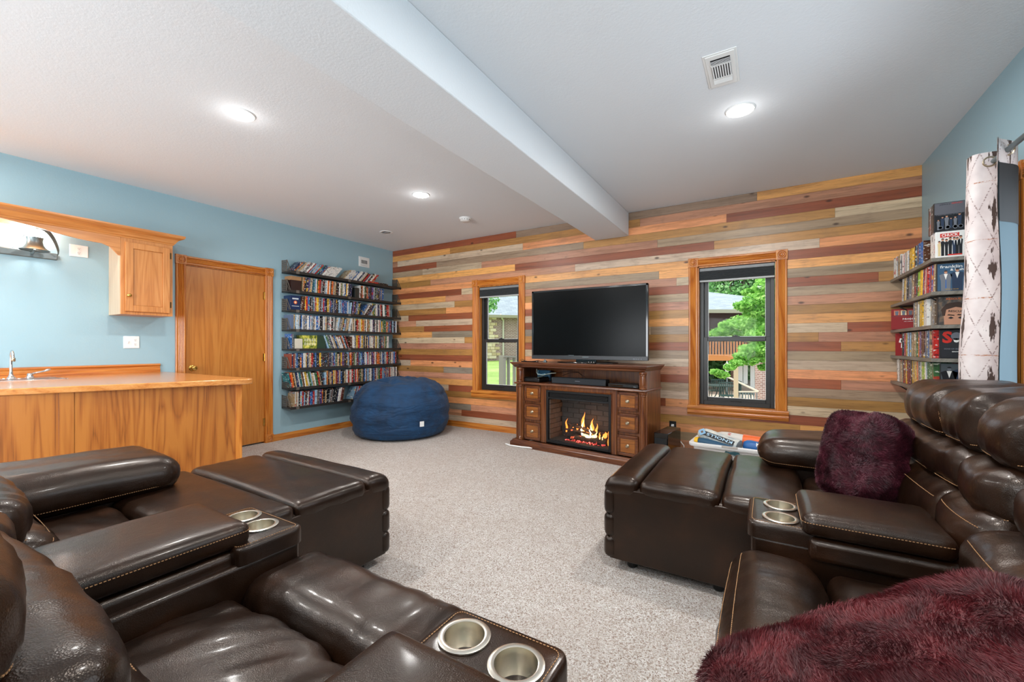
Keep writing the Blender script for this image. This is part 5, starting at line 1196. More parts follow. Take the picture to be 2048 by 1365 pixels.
def legrest(s, a0, a1, fb, fh, fs_, fe, zt):
    """extended leg rest: block, side panel, three top rolls, pleated end"""
    lr = s.block('leg_rest', (a0+.018, a1-.018), (fb, fe-.05), (.06, zt-.045), .014)
    for k, (u, v) in enumerate(((a0+.004, a0+.018), (a1-.018, a1-.004))): s.block('side_panel', (u, v), (fb, fe-.022), (.055, zt-.050), .006, par=lr)
    def wz(amt):
        def w(P, u):
            P = P.copy(); P[:, 2] += amt*(1-np.clip(u[:, 1], -1, 1)**2)*0; return P
        return w
    s.puff('leg_rest_roll', (a0, a1), (fh-.37*0+(-.0)+min(fb, fh-.3), fh) if False else (fb, fh-.002), (zt-.085, zt), .034, (0,0,0,0,0,.014), wr=((.004, (5, 16, 5), 1, 0), (.002, (12, 40, 9), 8, .1)), par=lr)
    s.puff('leg_rest_pad', (a0, a1), (fh+.002, fs_-.002), (zt-.085, zt+.004), .036, (0,0,0,0,0,.018), wr=((.004, (5, 14, 5), 4, 0), (.0015, (12, 44, 9), 3, .1)), par=lr, stitch=([(1, -.9, -.9), (1, .9, -.9)], [(-1, -.9, -.9), (-1, .9, -.9)]))
    def roll(P, u):
        P = P.copy(); P[:, 2] -= .028*np.clip(u[:, 1], 0, 1)**2*np.where(u[:, 2] > 0, 1, .2); P[:, 0] *= 1+.012*np.clip(u[:, 1], 0, 1); return P
    s.puff('leg_rest_flap', (a0, a1), (fs_+.002, fe+.012), (zt-.10, zt+.008), .04, (0,0,0,0,0,.010), warp=roll, wr=((.004, (5, 14, 5), 9, 0),), par=lr)
    for (z0, z1) in ((.285, zt-.055), (.165, .295), (.055, .175)):
        s.puff('end_pleat', (a0-.006, a1+.006), (fe-.055, fe+.010), (z0, z1), .03, (0,0,0,.012,0,0), wr=((.003, (18, 5, 8), z0*9, 0),), par=lr)
    return lr
# ---------------------------------------------------------------- left-hand row, facing the plank wall
base = (-1.6, .5, 0)
root = empty('reclining_sofa', base, 0, 'dark brown leather reclining sofa facing the plank wall, in front of the bar', 'sofa', None)
s = Seat(root, Matrix.Translation((-base[0], -base[1], 0)))
s.block('sofa_base', (-2.80, -.36), (-.30, .60), (.06, .36), .02)
legrest(s, -2.83, -1.775, .70, 1.10, 1.49, 1.635, .485)
feet(s, [(-1.86, 1.50), (-2.74, 1.50), (-1.86, .95), (-2.74, .95), (-.44, .55), (-.44, -.2), (-2.7, -.2)])
s.puff('seat_cushion', (-2.56, -1.71), (.12, .698), (.33, .475), .05, (0,0,0,0,0,.022), wr=((.010, (4, 14, 5), 2, .35), (.004, (12, 34, 9), 3, .3)))
# left arm with pillowed roll
def armw(P, u):
    P = P.copy(); P[:, 0] += .035*np.sin(u[:, 1]*2.2)*0; P[:, 2] -= .018*np.clip(u[:, 1], 0, 1)**3*np.where(u[:, 2] > 0, 1, 0); return P
arm = s.block('armrest', (-2.90, -2.56), (-.25, .90), (.06, .52), .03)
s.puff('arm_pillow', (-2.96, -2.475), (-.25, .955), (.475, .665), .088, (0,.01,0,.01,0,.012), warp=armw, wr=((.008, (7, 3.5, 7), 6, 0), (.003, (22, 10, 14), 2, 0)), par=arm, stitch=([(1, -.98, -.62), (1, .90, -.62), (.9, 1, -.55), (-.8, 1, -.5)],))
s.console(-1.685, -1.365, -.05, .862, .575, (.24, .712), [(-1.605, .795), (-1.478, .785)], (-1.735, -1.385))
# second seat
s.block('seat_front', (-1.375, -.655), (.5, .90), (.07, .40), .02)
s.puff('front_roll', (-1.385, -.648), (.655, .935), (.28, .488), .075, (0,0,0,.008,0,.010), wr=((.006, (17, 4, 5), 2, 0), (.004, (34, 7, 8), 7, .1)), stitch=([(-.97, 1, .55), (.97, 1, .55)],))
s.puff('seat_cushion', (-1.375, -.655), (.10, .652), (.30, .462), .05, (0,0,0,0,0,.028), wr=((.020, (13, 3.2, 4), 4, -.55), (.006, (30, 7, 6), 9, -.5)), seg=(40, 34, 8))
s.console(-.620, -.345, -.05, .785, .572, (.20, .605), [(-.548, .712), (-.414, .700)], (-.648, -.335), lidz=.058)
s.back(-2.52, -1.72, [(.08, .36, .44, .66), (.06, .30, .62, .78), (-.05, .22, .76, .93)])
s.back(-1.715, -1.395, [(.02, .25, .50, .69), (-.05, .21, .66, .82), (-.18, .12, .80, .95)], am=.4)
s.back(-1.385, -.66, [(-.04, .255, .42, .70), (-.10, .20, .66, .83), (-.22, .11, .80, .965)], am=.35)
s.back(-.655, -.335, [(-.06, .15, .50, .69), (-.14, .08, .66, .82), (-.24, .0, .80, .95)], am=.4)
# ---------------------------------------------------------------- corner wedge under the viewer
base = (.10, .35, 0); root = empty('corner_seat', base, 0, 'grey-brown leather corner seat joining the two sofas, mostly under the fur cushion', 'sofa')
s = Seat(root, Matrix.Translation((-base[0], -base[1], 0)))
s.block('seat_base', (-.32, .90), (-.22, .70), (.05, .38), .02)
s.puff('seat_cushion', (-.325, .56), (-.10, .775), (.33, .455), .05, (0,0,0,.0,0,.012), wr=((.005, (6, 6, 6), 1, 0),), stitch=([(-.9, 1, .5), (.9, 1, .5)],))
s.back(-.32, .56, [(-.34, -.12, .44, .68), (-.38, -.16, .66, .82), (-.46, -.20, .80, .95)])
# ---------------------------------------------------------------- right-hand row, facing the bar (-X): local a = world Y, f = -world X
base = (.2, 2.0, 0); root = empty('reclining_sofa', base, PI/2, 'dark brown leather reclining sofa along the right wall beneath the plank shelves', 'sofa', None)
s = Seat(root, (Matrix.Translation(base) @ Matrix.Rotation(PI/2, 4, 'Z')).inverted() @ Matrix.Rotation(PI/2, 4, 'Z'))
s.block('sofa_base', (.93, 3.10), (-1.0, -.10), (.06, .36), .02)
legrest(s, 2.195, 3.125, -.16, .185, .57, .742, .485)
feet(s, [(2.28, .62), (3.04, .62), (2.28, .2), (3.04, .2), (1.0, .0), (1.0, -.9), (3.0, -.9)])
s.puff('seat_cushion', (1.98, 2.84), (-.62, -.165), (.33, .475), .05, (0,0,0,0,0,.02), wr=((.008, (14, 4, 5), 2, .35), (.004, (34, 12, 9), 3, .3)))
arm = s.block('armrest', (2.90, 3.16), (-.95, -.02), (.06, .52), .03)
s.puff('arm_pillow', (2.795, 3.225), (-.95, .035), (.485, .668), .085, (.01,0,0,.01,0,.012), warp=armw, wr=((.008, (7, 3.5, 7), 1, 0), (.003, (22, 10, 14), 5, 0)), par=arm, stitch=([(-1, -.98, -.62), (-1, .90, -.62), (-.9, 1, -.5), (.8, 1, -.5)],))
s.console(1.700, 1.968, -.92, .052, .578, (-.47, -.098), [(1.905, -.045), (1.768, -.042)], (1.665, 1.985), lidz=.06)
s.block('seat_front', (.96, 1.67), (-.4, .08), (.07, .40), .02)
s.puff('front_roll', (.955, 1.690), (-.158, .105), (.24, .505), .09, (0,0,0,.012,0,.014), wr=((.006, (16, 4, 5), 2, 0), (.0035, (38, 7, 8), 7, .1)), stitch=([(-.97, .86, 1), (.97, .86, 1)], [(-.97, 1, .62), (.97, 1, .62)]))
s.puff('seat_cushion', (.96, 1.685), (-.56, -.162), (.30, .475), .05, (0,0,0,0,0,.022), wr=((.008, (12, 4, 5), 6, .4), (.004, (34, 12, 9), 3, .3)))
s.back(1.985, 2.86, [(-.80, -.50, .44, .70), (-.86, -.56, .68, .83), (-.98, -.60, .81, 1.02)])
s.back(1.655, 1.975, [(-.82, -.50, .48, .72), (-.86, -.56, .68, .84), (-.98, -.60, .82, 1.02)])
s.back(.95, 1.645, [(-.80, -.46, .44, .71), (-.86, -.56, .69, .84), (-.98, -.60, .82, 1.02)])
# ================================================================ fur cushions
def furmat(name, cols):
    t = NT(name); v = t.coord('Object'); n1 = t.noise(v, 22, 4, .6, .8); n2 = t.noise(v, 7, 3, .6, .3)
    f = t.math('ADD', t.math('MULTIPLY', n1, .6), t.math('MULTIPLY', n2, .45))
    t.base(t.ramp(f, [(.34, S(cols[0])), (.48, S(cols[1])), (.60, S(cols[2])), (.76, S(cols[3]))])).set(Roughness=.6)
    t.b.inputs['Sheen Weight'].default_value = .1; t.b.inputs['Sheen Roughness'].default_value = .35; t.b.inputs['Sheen Tint'].default_value = S('#a04a5a'); return t.m
M['fur'] = furmat('burgundy_fur', ['#2a0608', '#440b10', '#5c1218', '#782428'])
M['fur2'] = furmat('plum_fur', ['#1a040a', '#3a0c18', '#521626', '#6e2a3a'])
def fur_cushion(loc, rot, hx, hy, hz, n, length, wid, label, seed, dent=(0,0), mt=None):
    mt = mt or M['fur']
    e = empty('fur_cushion', loc, 0, label, 'cushion'); e.rotation_euler = rot
    G, Fq = surf_grid((30, 30, 12)); T = G/np.array((30, 30, 12))*2-1
    h = np.array((hx, hy, hz))
    u = T.copy(); P = u*h
    # pillow profile: thick centre, pinched edges with full corners
    ed = (1-np.abs(u[:, 0])**3.0).clip(0)*(1-np.abs(u[:, 1])**3.0).clip(0)
    P[:, 2] = u[:, 2]*hz*(.18+.82*ed**.45)
    P[:, 0] *= 1-.05*(1-u[:, 1]**2); P[:, 1] *= 1-.05*(1-u[:, 0]**2)
    rr = np.sqrt(u[:, 0]**2+u[:, 1]**2); cr = np.maximum(1, (rr/1.10)); P[:, 0] /= cr; P[:, 1] /= cr
    for i in range(len(P)):
        p = Vector(P[i]); q = noise.noise(p*6+Vector((seed, 0, 0)))*.018+noise.noise(p*15+Vector((seed, 3, 0)))*.007
        P[i] += np.array((0, 0, q if u[i, 2] > 0 else -q)); P[i, 0] += q*.5; P[i, 1] += .4*q
    if dent[0]: P[:, 2] -= dent[0]*np.exp(-((u[:, 0]-dent[1])/.22)**2)*np.where(u[:, 1] > 0, u[:, 1], 0)
    body = mesh_obj('cushion_body', P, Fq, mt, e, True)
    me = body.data; me.calc_loop_triangles(); tri = np.array([t_.vertices[:] for t_ in me.loop_triangles])
    A, B, Cc = P[tri[:, 0]], P[tri[:, 1]], P[tri[:, 2]]; nr = np.cross(B-A, Cc-A); ar = np.linalg.norm(nr, axis=1); nr = nr/np.maximum(ar, 1e-12)[:, None]
    vn = np.zeros_like(P)
    for k in range(3): np.add.at(vn, tri[:, k], nr*ar[:, None])
    vn /= np.maximum(np.linalg.norm(vn, axis=1), 1e-9)[:, None]
    rg = np.random.default_rng(seed); ti = rg.choice(len(tri), n, p=ar/ar.sum()); w = rg.random((n, 2)); fl_ = w.sum(1) > 1; w[fl_] = 1-w[fl_]
    b0 = 1-w[:, :1]-w[:, 1:]; R = A[ti]*b0+B[ti]*w[:, :1]+Cc[ti]*w[:, 1:]
    N_ = vn[tri[ti, 0]]*b0+vn[tri[ti, 1]]*w[:, :1]+vn[tri[ti, 2]]*w[:, 1:]; N_ /= np.maximum(np.linalg.norm(N_, axis=1), 1e-9)[:, None]
    # flow field from a few sines: clumpy swirls
    def fld(p, a): return np.sin(p[:, 0]*31*a+seed)+np.sin(p[:, 1]*27*a+1.7*np.sin(p[:, 0]*19*a)+seed*2)+np.sin(p[:, 2]*35*a+p[:, 0]*13*a)
    fx_ = np.stack([fld(R, 1.0), fld(R[:, [1, 2, 0]], 1.15), fld(R[:, [2, 0, 1]], .9)], 1)*.30+np.stack([fld(R, 2.7), fld(R[:, [1, 2, 0]], 2.3), fld(R[:, [2, 0, 1]], 2.5)], 1)*.16
    D = N_*.75+fx_+rg.normal(0, .16, (n, 3)); D /= np.linalg.norm(D, axis=1)[:, None]
    bad = (D*N_).sum(1) < .15; D[bad] = N_[bad]*.8+D[bad]*.3; D /= np.linalg.norm(D, axis=1)[:, None]
    L = length*(.55+.6*rg.random((n, 1))); sd = np.cross(D, rg.normal(0, 1, (n, 3))); sd /= np.linalg.norm(sd, axis=1)[:, None]
    mid = R+D*L*.55; tip = R+D*L*.75+(D*.3+fx_*.5)*L*.6
    VV = np.concatenate([R-sd*wid/2, R+sd*wid/2, mid+sd*wid*.4, mid-sd*wid*.4, tip], 1).reshape(-1, 3)
    me2 = bpy.data.meshes.new('fur'); idx = np.arange(n)[:, None]*5
    q4 = (idx+np.array([[0, 1, 2, 3]])); t3 = (idx+np.array([[3, 2, 4]]))
    me2.vertices.add(n*5); me2.vertices.foreach_set('co', VV.astype(np.float32).ravel())
    loops = np.concatenate([q4, t3], 1).ravel(); me2.loops.add(n*7); me2.loops.foreach_set('vertex_index', loops.astype(np.int32))
    me2.polygons.add(n*2); st = np.stack([np.arange(n)*7, np.arange(n)*7+4], 1).ravel(); me2.polygons.foreach_set('loop_start', st.astype(np.int32))
    me2.polygons.foreach_set('loop_total', np.tile([4, 3], n).astype(np.int32)); me2.update(calc_edges=True); me2.validate()
    me2.materials.append(mt); f_ = bpy.data.objects.new('fur', me2); C.objects.link(f_); f_.parent = e; f_['kind'] = 'stuff'
    return e
fur_cushion((.365, 2.42, .69), (math.radians(70), math.radians(-8), math.radians(-58)), .158, .21, .12, 70000, .013, .0016, 'burgundy faux fur cushion propped up on the right sofa seat', 3, (.03, .25), M['fur2'])
fur_cushion((.25, .66, .70), (math.radians(-4), math.radians(-14), math.radians(32)), .315, .27, .14, 190000, .013, .0010, 'large burgundy faux fur cushion in the near corner, on the corner seat', 8)
# ================================================================ outdoors
t = NT('lawn'); v = t.coord('Object'); n1 = t.noise(v, .6, 5, .6); n2 = t.noise(v, 14, 3, .7); f = t.math('ADD', t.math('MULTIPLY', n1, .6), t.math('MULTIPLY', n2, .4))
t.base(t.ramp(f, [(.35, S('#7d9a48')), (.5, S('#9ab860')), (.65, S('#b6cc7c'))])).set(Roughness=.95); t.bump(n2, .05); M['lawn'] = t.m
gx = [-40, -14, -5.5, -3.2]; 
m = MB(); V = []; Fq = []
ys = [5.3, 8, 12, 18, 26, 45]; zs_ = [-.22, -.18, -.05, .2, .45, .8]
for j, y in enumerate(ys):
    for x in (-60, -9, -4.2-(y-5)*.18): V.append((x, y, zs_[j]))
for j in range(len(ys)-1):
    for i in range(2): Fq.append((j*3+i, j*3+i+1, (j+1)*3+i+1, (j+1)*3+i))
n0 = len(V); V2 = [(x, y, z-.3) for x, y, z in V]
lw = tag(mesh_obj('lawn', V+V2, Fq+[tuple(i+n0 for i in f)[::-1] for f in Fq], M['lawn'], None, True), 'sunlit green lawn outside the left window', None, None, 'structure')
t = NT('patio_concrete'); v = t.coord('Object'); n1 = t.noise(v, 3, 4, .6); t.base(t.ramp(n1, [(.35, S('#b9ab98')), (.6, S('#d2c6b4'))])).set(Roughness=.9); M['patio'] = t.m
pt = tag(MB().box(-9, 9, 5.3, 34, -1.25, -1.05).build('patio', M['patio']), 'pale concrete patio outside the right window', None, None, 'structure')
tag(MB().box(-60, 40, 34, 90, -2.0, -1.1).build('woodland_floor', flat('leaf_litter', '#5f6a3c', 1)), 'wooded ground beyond the patio', None, None, 'structure')
t = NT('far_brick'); v = t.coord('Object'); br = t.n('ShaderNodeTexBrick'); br.inputs['Scale'].default_value = 1; br.inputs['Brick Width'].default_value = .21; br.inputs['Row Height'].default_value = .075; br.inputs['Mortar Size'].default_value = .008
br.inputs['Color1'].default_value = S('#9c7c70'); br.inputs['Color2'].default_value = S('#84665c'); br.inputs['Mortar'].default_value = S('#cfc6bc')
mp = t.n('ShaderNodeMapping'); mp.inputs['Rotation'].default_value = (PI/2, 0, 0); tc = t.n('ShaderNodeTexCoord'); t.l(tc.outputs['Object'], mp.inputs[0])
sx = t.n('ShaderNodeSeparateXYZ'); t.l(tc.outputs['Object'], sx.inputs[0]); cx_ = t.n('ShaderNodeCombineXYZ'); t.l(t.math('ADD', sx.outputs[0], sx.outputs[1]), cx_.inputs[0]); t.l(sx.outputs[2], cx_.inputs[1]); t.l(cx_.outputs[0], br.inputs['Vector'])
t.base(br.outputs['Color']).set(Roughness=.9); t.bump(br.outputs['Fac'], -.01); M['brick'] = t.m
t = NT('grey_shingle'); v = t.coord('Object'); br = t.n('ShaderNodeTexBrick'); br.inputs['Scale'].default_value = 1; br.inputs['Brick Width'].default_value = .35; br.inputs['Row Height'].default_value = .14; br.inputs['Mortar Size'].default_value = .006
br.inputs['Color1'].default_value = S('#8f999e'); br.inputs['Color2'].default_value = S('#a2acb0'); br.inputs['Mortar'].default_value = S('#7c8488'); t.l(v, br.inputs['Vector']); t.base(br.outputs['Color']).set(Roughness=.9); M['shingle'] = t.m
def W(px, py, Z):     # a point of the place at depth Z along the viewing axis of the survey
    l = (px-1024)/F*Z; return Vector((l*ca-Z*sa, l*sa+Z*ca, H+(692-py)/F*Z))
# neighbouring brick house seen through the left window
h0, h1 = W(962, 640, 25.0), W(1075, 640, 26.0)
dv = (h1-h0); dv.z = 0; Lh = dv.length; ang = math.atan2(dv.y, dv.x)
hs = empty('brick_house', (h0.x, h0.y, .42), ang, 'tan-red brick house with grey roof and stone corner, outside the left window', 'house')
MB().box(-5.5, Lh+4, 0, 7, -.3, 2.56).build('wall', M['brick'], hs)
m = MB(); m.add([(-6.0, -.55, 2.52), (Lh+5, -.55, 2.52), (Lh+5, 4, 5.5), (-2.5, 4, 5.5), (-6.0, 8, 2.52), (Lh+5, 8, 2.52)], [(0,1,2,3), (0,3,4), (3,2,5,4), (0,4,5,1), (1,5,2)])
m.build('roof', M['shingle'], hs)
MB().box(-6.0, Lh+5, -.66, -.54, 2.42, 2.58).build('gutter', flat('eave_olive', '#8f8c6e', .6), hs)
MB().box(-5.95, Lh+5, -.54, 0, 2.46, 2.50).build('soffit', flat('soffit', '#a39a84', .8), hs)
xd = 1.35
MB().tube([(xd-.3, -.6, 2.62), (xd-.25, -.5, 2.5), (xd, -.1, 2.3), (xd, -.07, 2.1), (xd, -.07, .0)], .05, 8).build('downspout', flat('downspout', '#c9c6b0', .5), hs, smooth=True)
ST = [flat('stone_%d' % i, c, .9) for i, c in enumerate(('#cdbb96', '#bda980', '#d8caa8'))]
rs_ = random.Random(9)
for r_i in range(14):
    z = r_i*.18; x = -.9
    wlim = .95+.25*(r_i % 2)-.02*r_i
    while x < wlim-.1:
        w = rs_.choice([.28, .36, .46]); w = min(w, wlim-x); MB().box(x, x+w-.015, -.05-rs_.uniform(0, .03), 0, z+.008, z+.172).build('stone', rs_.choice(ST), hs); x += w
# deck rail close outside the left window
GW = flat('weathered_wood', '#8a8778', .8)
rl = empty('deck_railing', tuple(W(1004, 760, 8.2)[:2])+(-.3,), 0, 'weathered grey wooden railing just outside the left window', 'railing')
b0_ = W(1003, 713, 8.2); b1_ = W(1090, 716, 9.2)
o = MB().bar(b0_, b1_, .14, .035).build('top_rail', GW, rl); o.matrix_parent_inverse = Matrix.Translation(-rl.location)
for k in range(8):
    p = b0_.lerp(b1_, .02+k*.125); wv_ = .10 if k == 0 else .05
    o = MB().box(p.x-wv_/2, p.x+wv_/2, p.y-wv_/2, p.y+wv_/2, -.3, p.z-.015).build('baluster' if k else 'post', GW, rl); o.matrix_parent_inverse = Matrix.Translation(-rl.location)
# ---- house with raised deck beyond the right window
p0 = W(1380, 622, 22); p1 = W(1600, 622, 22)
dh = empty('deck_house', (p0.x, p0.y, -1.05), math.atan2((p1-p0).y, (p1-p0).x), 'house with light grey hipped roof above a shaded upper porch, outside the right window', 'house')
Ld = (p1-p0).length
zr = p0.z+1.05
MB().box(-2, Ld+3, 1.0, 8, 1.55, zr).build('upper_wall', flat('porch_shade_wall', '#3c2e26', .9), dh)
apx = W(1420, 566, 26)-Vector(dh.location)
m = MB(); m.add([(-4, -.5, zr), (Ld+3, -.5, zr), (.6, 4.0, zr+1.75), (-4, 4.0, zr+1.75), (-4, 9, zr), (Ld+3, 9, zr)], [(0,1,2,3), (1,5,2), (3,2,5,4), (0,4,5,1)])
m.build('roof', M['shingle'], dh); MB().box(-4, Ld+3, -.62, -.5, zr-.16, zr+.02).build('gutter', flat('eave_sage', '#8d8f78', .6), dh)
DK = flat('cedar_deck', '#b9783c', .7)
zd = W(1400, 712, 19).z
dk = empty('raised_deck', tuple(W(1400, 712, 19)[:2])+(-1.05,), math.atan2((p1-p0).y, (p1-p0).x), 'cedar raised deck with balusters outside the right window', 'deck')
zl = zd+1.05
MB().box(-1.5, 4.4, 0, 3, zl-.22, zl).build('platform', DK, dk); MB().box(-1.5, 2.3, -.04, .06, zl+.92, zl+.97).build('top_rail', DK, dk)
for k in range(28): MB().box(-1.45+k*.135, -1.41+k*.135, -.01, .03, zl, zl+.93).build('baluster', DK, dk)
for (px, x1, Z, mm, nm) in ((1516, 1537, 17, M['brick'], 'brick_pillar'), (1464, 1473, 21, M['brick'], 'brick_pillar')):
    a = W(px, 713, Z); b = W(x1, 713, Z); w = (b-a).length
    pc = empty(nm, ((a.x+b.x)/2, (a.y+b.y)/2, -1.05), math.radians(31), 'thick brick pillar at the right of the right window view' if px == 1516 else 'slimmer brick pillar in the middle of the right window view', 'pillar')
    MB().box(-w/2, w/2, -w/2, w/2, 0, a.z+1.0).build('shaft', mm, pc); MB().box(-w*.55, w*.55, -w*.55, w*.55, a.z+1.0, a.z+1.06).build('cap', M['patio'], pc)
TAN = flat('tan_post', '#b3a184', .8)
a = W(1472, 730, 11.5); o = tag(MB().box(-.055, .055, -.055, .055, -1.05-a.z, 0).build('patio_post', TAN), 'tan wooden post in the middle of the right window view', 'post'); o.location = a
WH = flat('white_post', '#cfd4d0', .6)
for i, px in enumerate((1481, 1491, 1505)):
    a = W(px, 700, 20); b = W(px, 776 if i > 1 else 768, 20); o = tag(MB().box(-.09, .09, -.09, .09, b.z-a.z, .1).build('porch_post', WH), 'slender white porch post, %s of three beneath the deck' % ['leftmost', 'middle', 'rightmost'][i], 'post', 'white posts under the deck'); o.location = a
st = empty('stair_railing', tuple(W(1478, 766, 15)[:2])+(-1.05,), 0, 'sloping timber stair rail outside the right window', 'railing'); sti = Matrix.Translation(-st.location)
for (a, b, w) in (((1450, 752, 17), (1516, 783, 14.5), .05), ((1478, 784, 14), (1516, 784, 14), .04)):
    o = MB().bar(W(*a), W(*b), w, w).build('handrail', flat('pale_rail', '#c7bda6', .7), st); o.matrix_parent_inverse = sti
for k in range(7):
    p = W(1480+k*5.6, 785, 14); o = MB().box(p.x-.015, p.x+.015, p.y-.015, p.y+.015, -1.05, p.z).build('baluster', M['gun'], st); o.matrix_parent_inverse = sti
# patio furniture
GN = flat('dark_green_metal', '#1f3a33', .5)
def patio_table(px, py, Z, label):
    p = W(px, py, Z); e = empty('patio_table', (p.x, p.y, -1.05), 0, label, 'table')
    MB().lathe([(.55, .70), (.57, .71), (.57, .73), (.001, .73)], 24).build('tabletop', GN, e)
    for k in range(4):
        a = k*PI/2+.4; MB().tube([(.1*math.cos(a), .1*math.sin(a), .70), (.2*math.cos(a), .2*math.sin(a), .35), (.42*math.cos(a), .42*math.sin(a), .0)], .02, 6).build('leg', GN, e)
    return e
def patio_chair(p, rz, label, grp):
    e = empty('patio_chair', (p[0], p[1], -1.05), rz, label, 'chair', grp)
    MB().box(-.24, .24, -.22, .24, .41, .44).build('seat', GN, e)
    for x, y in ((-.22, -.2), (.22, -.2), (-.22, .22), (.22, .22)): MB().tube([(x*.9, y*.9, .42), (x*1.1, y*1.15, 0)], .015, 6).build('leg', GN, e)
    m = MB()
    for k in range(7): m.box(-.22+k*.07, -.20+k*.07, -.23, -.21, .44, .88)
    m.box(-.24, .24, -.235, -.205, .86, .90).build('backrest', GN, e); return e
t1 = patio_table(1443, 760, 16.2, 'round dark green metal patio table left of the tan post'); t2 = patio_table(1412, 752, 22, 'round dark green metal patio table farther back, at the left edge of the view')
for q, (tt, nm) in enumerate(((t1, 'near the tan post'), (t2, 'at the farther patio table'))):
    for k in range(4):
        a = k*PI/2+.3; p = tt.location; patio_chair((p.x+.85*math.cos(a), p.y+.85*math.sin(a)), a-PI/2, 'green metal patio chair on the %s side of the table %s' % (['right', 'far', 'left', 'near'][k], nm), 'patio chairs %s' % nm)
p = W(1454, 742, 19); e = empty('lamp_post', (p.x, p.y, -1.05), 0, 'white lantern on a post on the patio', 'lamp post')
MB().tube([(0,0,0), (0,0,1.05)], .03, 8).build('pole', M['gun'], e); MB().lathe([(.05,1.05),(.11,1.2),(.13,1.32),(.16,1.34),(.03,1.48),(.01,1.56)], 10).build('lantern', WH, e)
# ---- trees with leaves
rl_ = np.random.default_rng(4)
def leafmat(name, cols):
    t = NT(name); at = t.n('ShaderNodeVertexColor'); at.layer_name = 'Col'; c = t.ramp(at.outputs[1], [(0, S(cols[0])), (.5, S(cols[1])), (1, S(cols[2]))]); t.base(c).set(Roughness=.6)
    tr = t.n('ShaderNodeBsdfTranslucent'); t.l(c, tr.inputs[0]); mx = t.n('ShaderNodeMixShader'); mx.inputs[0].default_value = .45; t.l(t.b.outputs[0], mx.inputs[1]); t.l(tr.outputs[0], mx.inputs[2]); t.l(mx.outputs[0], t.o.inputs[0]); return t.m
M['leafn'] = leafmat('maple_leaf', ['#5fa038', '#8fcb56', '#bbe680']); M['leaff'] = leafmat('far_leaf', ['#4a8a48', '#7fb868', '#b4dc98'])
def leaves(centers, rad, n, size, mat, par, name='foliage'):
    centers = np.array(centers); ci = rl_.integers(0, len(centers), n); g = rl_.normal(0, 1, (n, 3)); g /= np.linalg.norm(g, axis=1)[:, None]; g *= (rl_.random((n, 1))**.4)
    P = centers[ci, :3]+g*np.array(rad)*centers[ci, 3:4]
    nrm = rl_.normal(0, 1, (n, 3)); nrm[:, 2] += 1.1; nrm[:, 1] -= .6; nrm /= np.linalg.norm(nrm, axis=1)[:, None]
    a = np.cross(nrm, rl_.normal(0, 1, (n, 3))); a /= np.linalg.norm(a, axis=1)[:, None]; b = np.cross(nrm, a); s_ = size*(.6+.8*rl_.random((n, 1)))
    VV = np.stack([P-a*s_, P-a*s_*.2+b*s_*.6, P+a*s_, P-a*s_*.2-b*s_*.6], 1).reshape(-1, 3)
    me = bpy.data.meshes.new(name); me.vertices.add(n*4); me.vertices.foreach_set('co', VV.astype(np.float32).ravel()); me.loops.add(n*4); me.loops.foreach_set('vertex_index', np.arange(n*4, dtype=np.int32))
    me.polygons.add(n); me.polygons.foreach_set('loop_start', (np.arange(n)*4).astype(np.int32)); me.polygons.foreach_set('loop_total', np.full(n, 4, dtype=np.int32)); me.update(calc_edges=True)
    ca2 = me.color_attributes.new('Col', 'FLOAT_COLOR', 'CORNER'); col = np.ones((n, 4, 4), dtype=np.float32); col[:, :, 3] = rl_.random((n, 1)); ca2.data.foreach_set('color', col.ravel())
    me.materials.append(mat); o = bpy.data.objects.new(name, me); C.objects.link(o); o.parent = par; o['kind'] = 'stuff'; return o
def tree(base, cs, rad, n, size, mat, label, trunk_r=.12):
    e = empty('leafy_tree', tuple(base), 0, label, 'tree'); B = Vector(base)
    cl = [(c[0]-B.x, c[1]-B.y, c[2]-B.z, c[3]) for c in cs]
    top = max(cl, key=lambda c: c[2]); m = MB().tube([(0,0,0), (top[0]*.2, top[1]*.2, top[2]*.4), (top[0]*.7, top[1]*.7, top[2]*.9)], [trunk_r, trunk_r*.7, trunk_r*.25], 10)
    for c in cl[:14]: m.tube([(top[0]*.2, top[1]*.2, min(c[2], top[2])*.5), (c[0]*.6, c[1]*.6, c[2]*.92), (c[0], c[1], c[2])], [trunk_r*.3, trunk_r*.15, trunk_r*.05], 6)
    m.build('trunk', flat('bark', '#4a3d30', .9), e, smooth=True); leaves(cl, rad, n, size, mat, e); return e
def cW(L): return [tuple(W(px, py, Z))+(s_,) for px, py, Z, s_ in L]
b = W(1560, 760, 9)
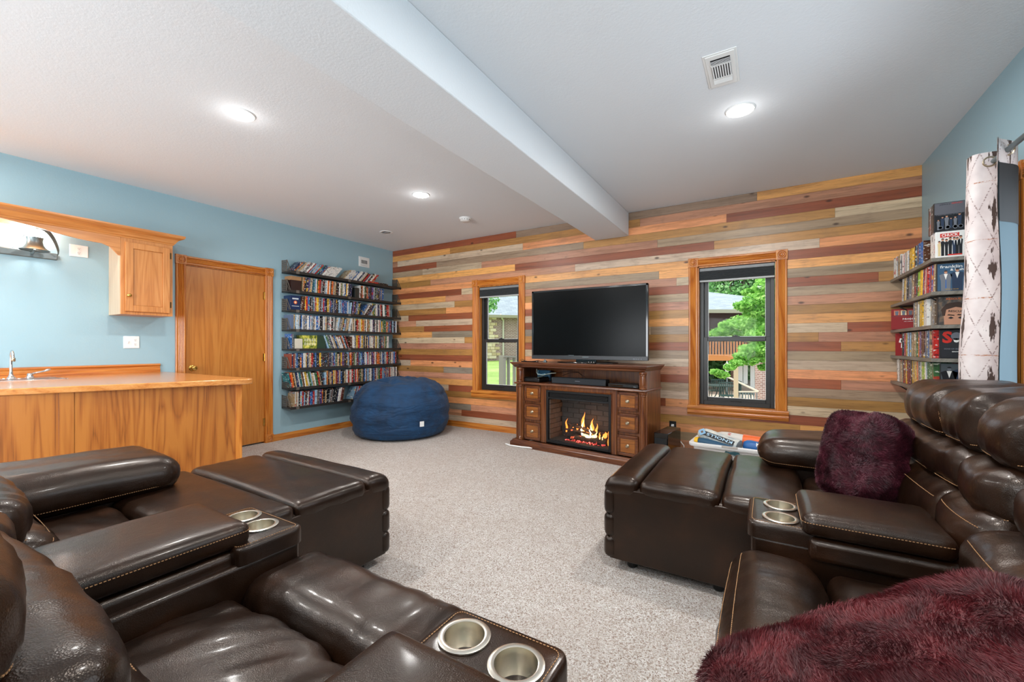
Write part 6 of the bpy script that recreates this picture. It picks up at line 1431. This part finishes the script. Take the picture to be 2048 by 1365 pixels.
tree((b.x+.6, b.y, -1.05), cW([(1540,585,9,1),(1515,600,9,1),(1530,570,9,.9),(1500,585,9.5,.6),(1488,612,9,.7),(1508,625,9,.7),(1535,620,9,.9),
   (1440,665,10,.7),(1460,652,10,.9),(1480,645,10,1),(1500,650,9.5,1),(1520,640,9.5,1),(1535,655,9,1),(1425,670,10,.5),(1520,670,9,1),(1495,672,10,.9),(1465,672,10,.8),
   (1500,700,9,.8),(1485,712,9,.6),(1520,700,9,.9),(1535,690,9,1),(1475,725,9,.5),(1460,735,9,.4),(1500,722,9,.6),(1528,735,9,.4),(1445,750,9.5,.45),(1432,745,9.5,.4),(1530,715,9,.7),(1560,640,9,1.2),(1570,600,9,1.3),(1580,690,9,1.2)]),
   (.30,.30,.16), 15000, .038, M['leafn'], 'bright green maple tree whose branches hang across the right window', .10)
fars = [(1300,690,34),(1345,700,40),(1390,640,44),(1418,735,30),(1440,600,40),(1460,560,38),(1490,575,36),(1425,560,46),(1495,735,30),(1520,560,42),(1560,600,36),(1600,680,34),(1640,620,38),(1700,640,36)]
for i, (px, py, Z) in enumerate(fars):
    b = W(px, 760, Z); rs_ = random.Random(i)
    cs = [tuple(W(px+rs_.uniform(-22, 22), min(py, 700)+rs_.uniform(-70, 60) if py < 700 else py+rs_.uniform(-45, 20), Z+rs_.uniform(-2, 2)))+(1,) for _ in range(12)]
    lab = 'leafy background tree %s outside the right window' % ['far left beyond the deck house', 'left beyond the deck house', 'behind the porch roof', 'under the deck behind the far patio table', 'behind the roof slope', 'above the roof hip', 'right of the roof hip', 'highest behind the roof', 'behind the white posts', 'top right behind the maple', 'right of the brick pillar', 'hidden past the right casing', 'farther right of the house', 'farthest right of the house'][i]
    tree((b.x, b.y, -1.2), cs, (2.0, 2.0, 1.5) if py < 700 else (1.6, 1.6, 1.0), 2600, .17, M['leaff'], lab, .25)
b = W(975, 700, 40); tree((b.x-1.5, b.y, .5), [tuple(W(972+i*5, 600+8*(i % 3), 17))+(.5,) for i in range(4)], (.5,.5,.4), 300, .07, M['leaff'], 'sparse leafy branch at the top left of the left window view', .05)
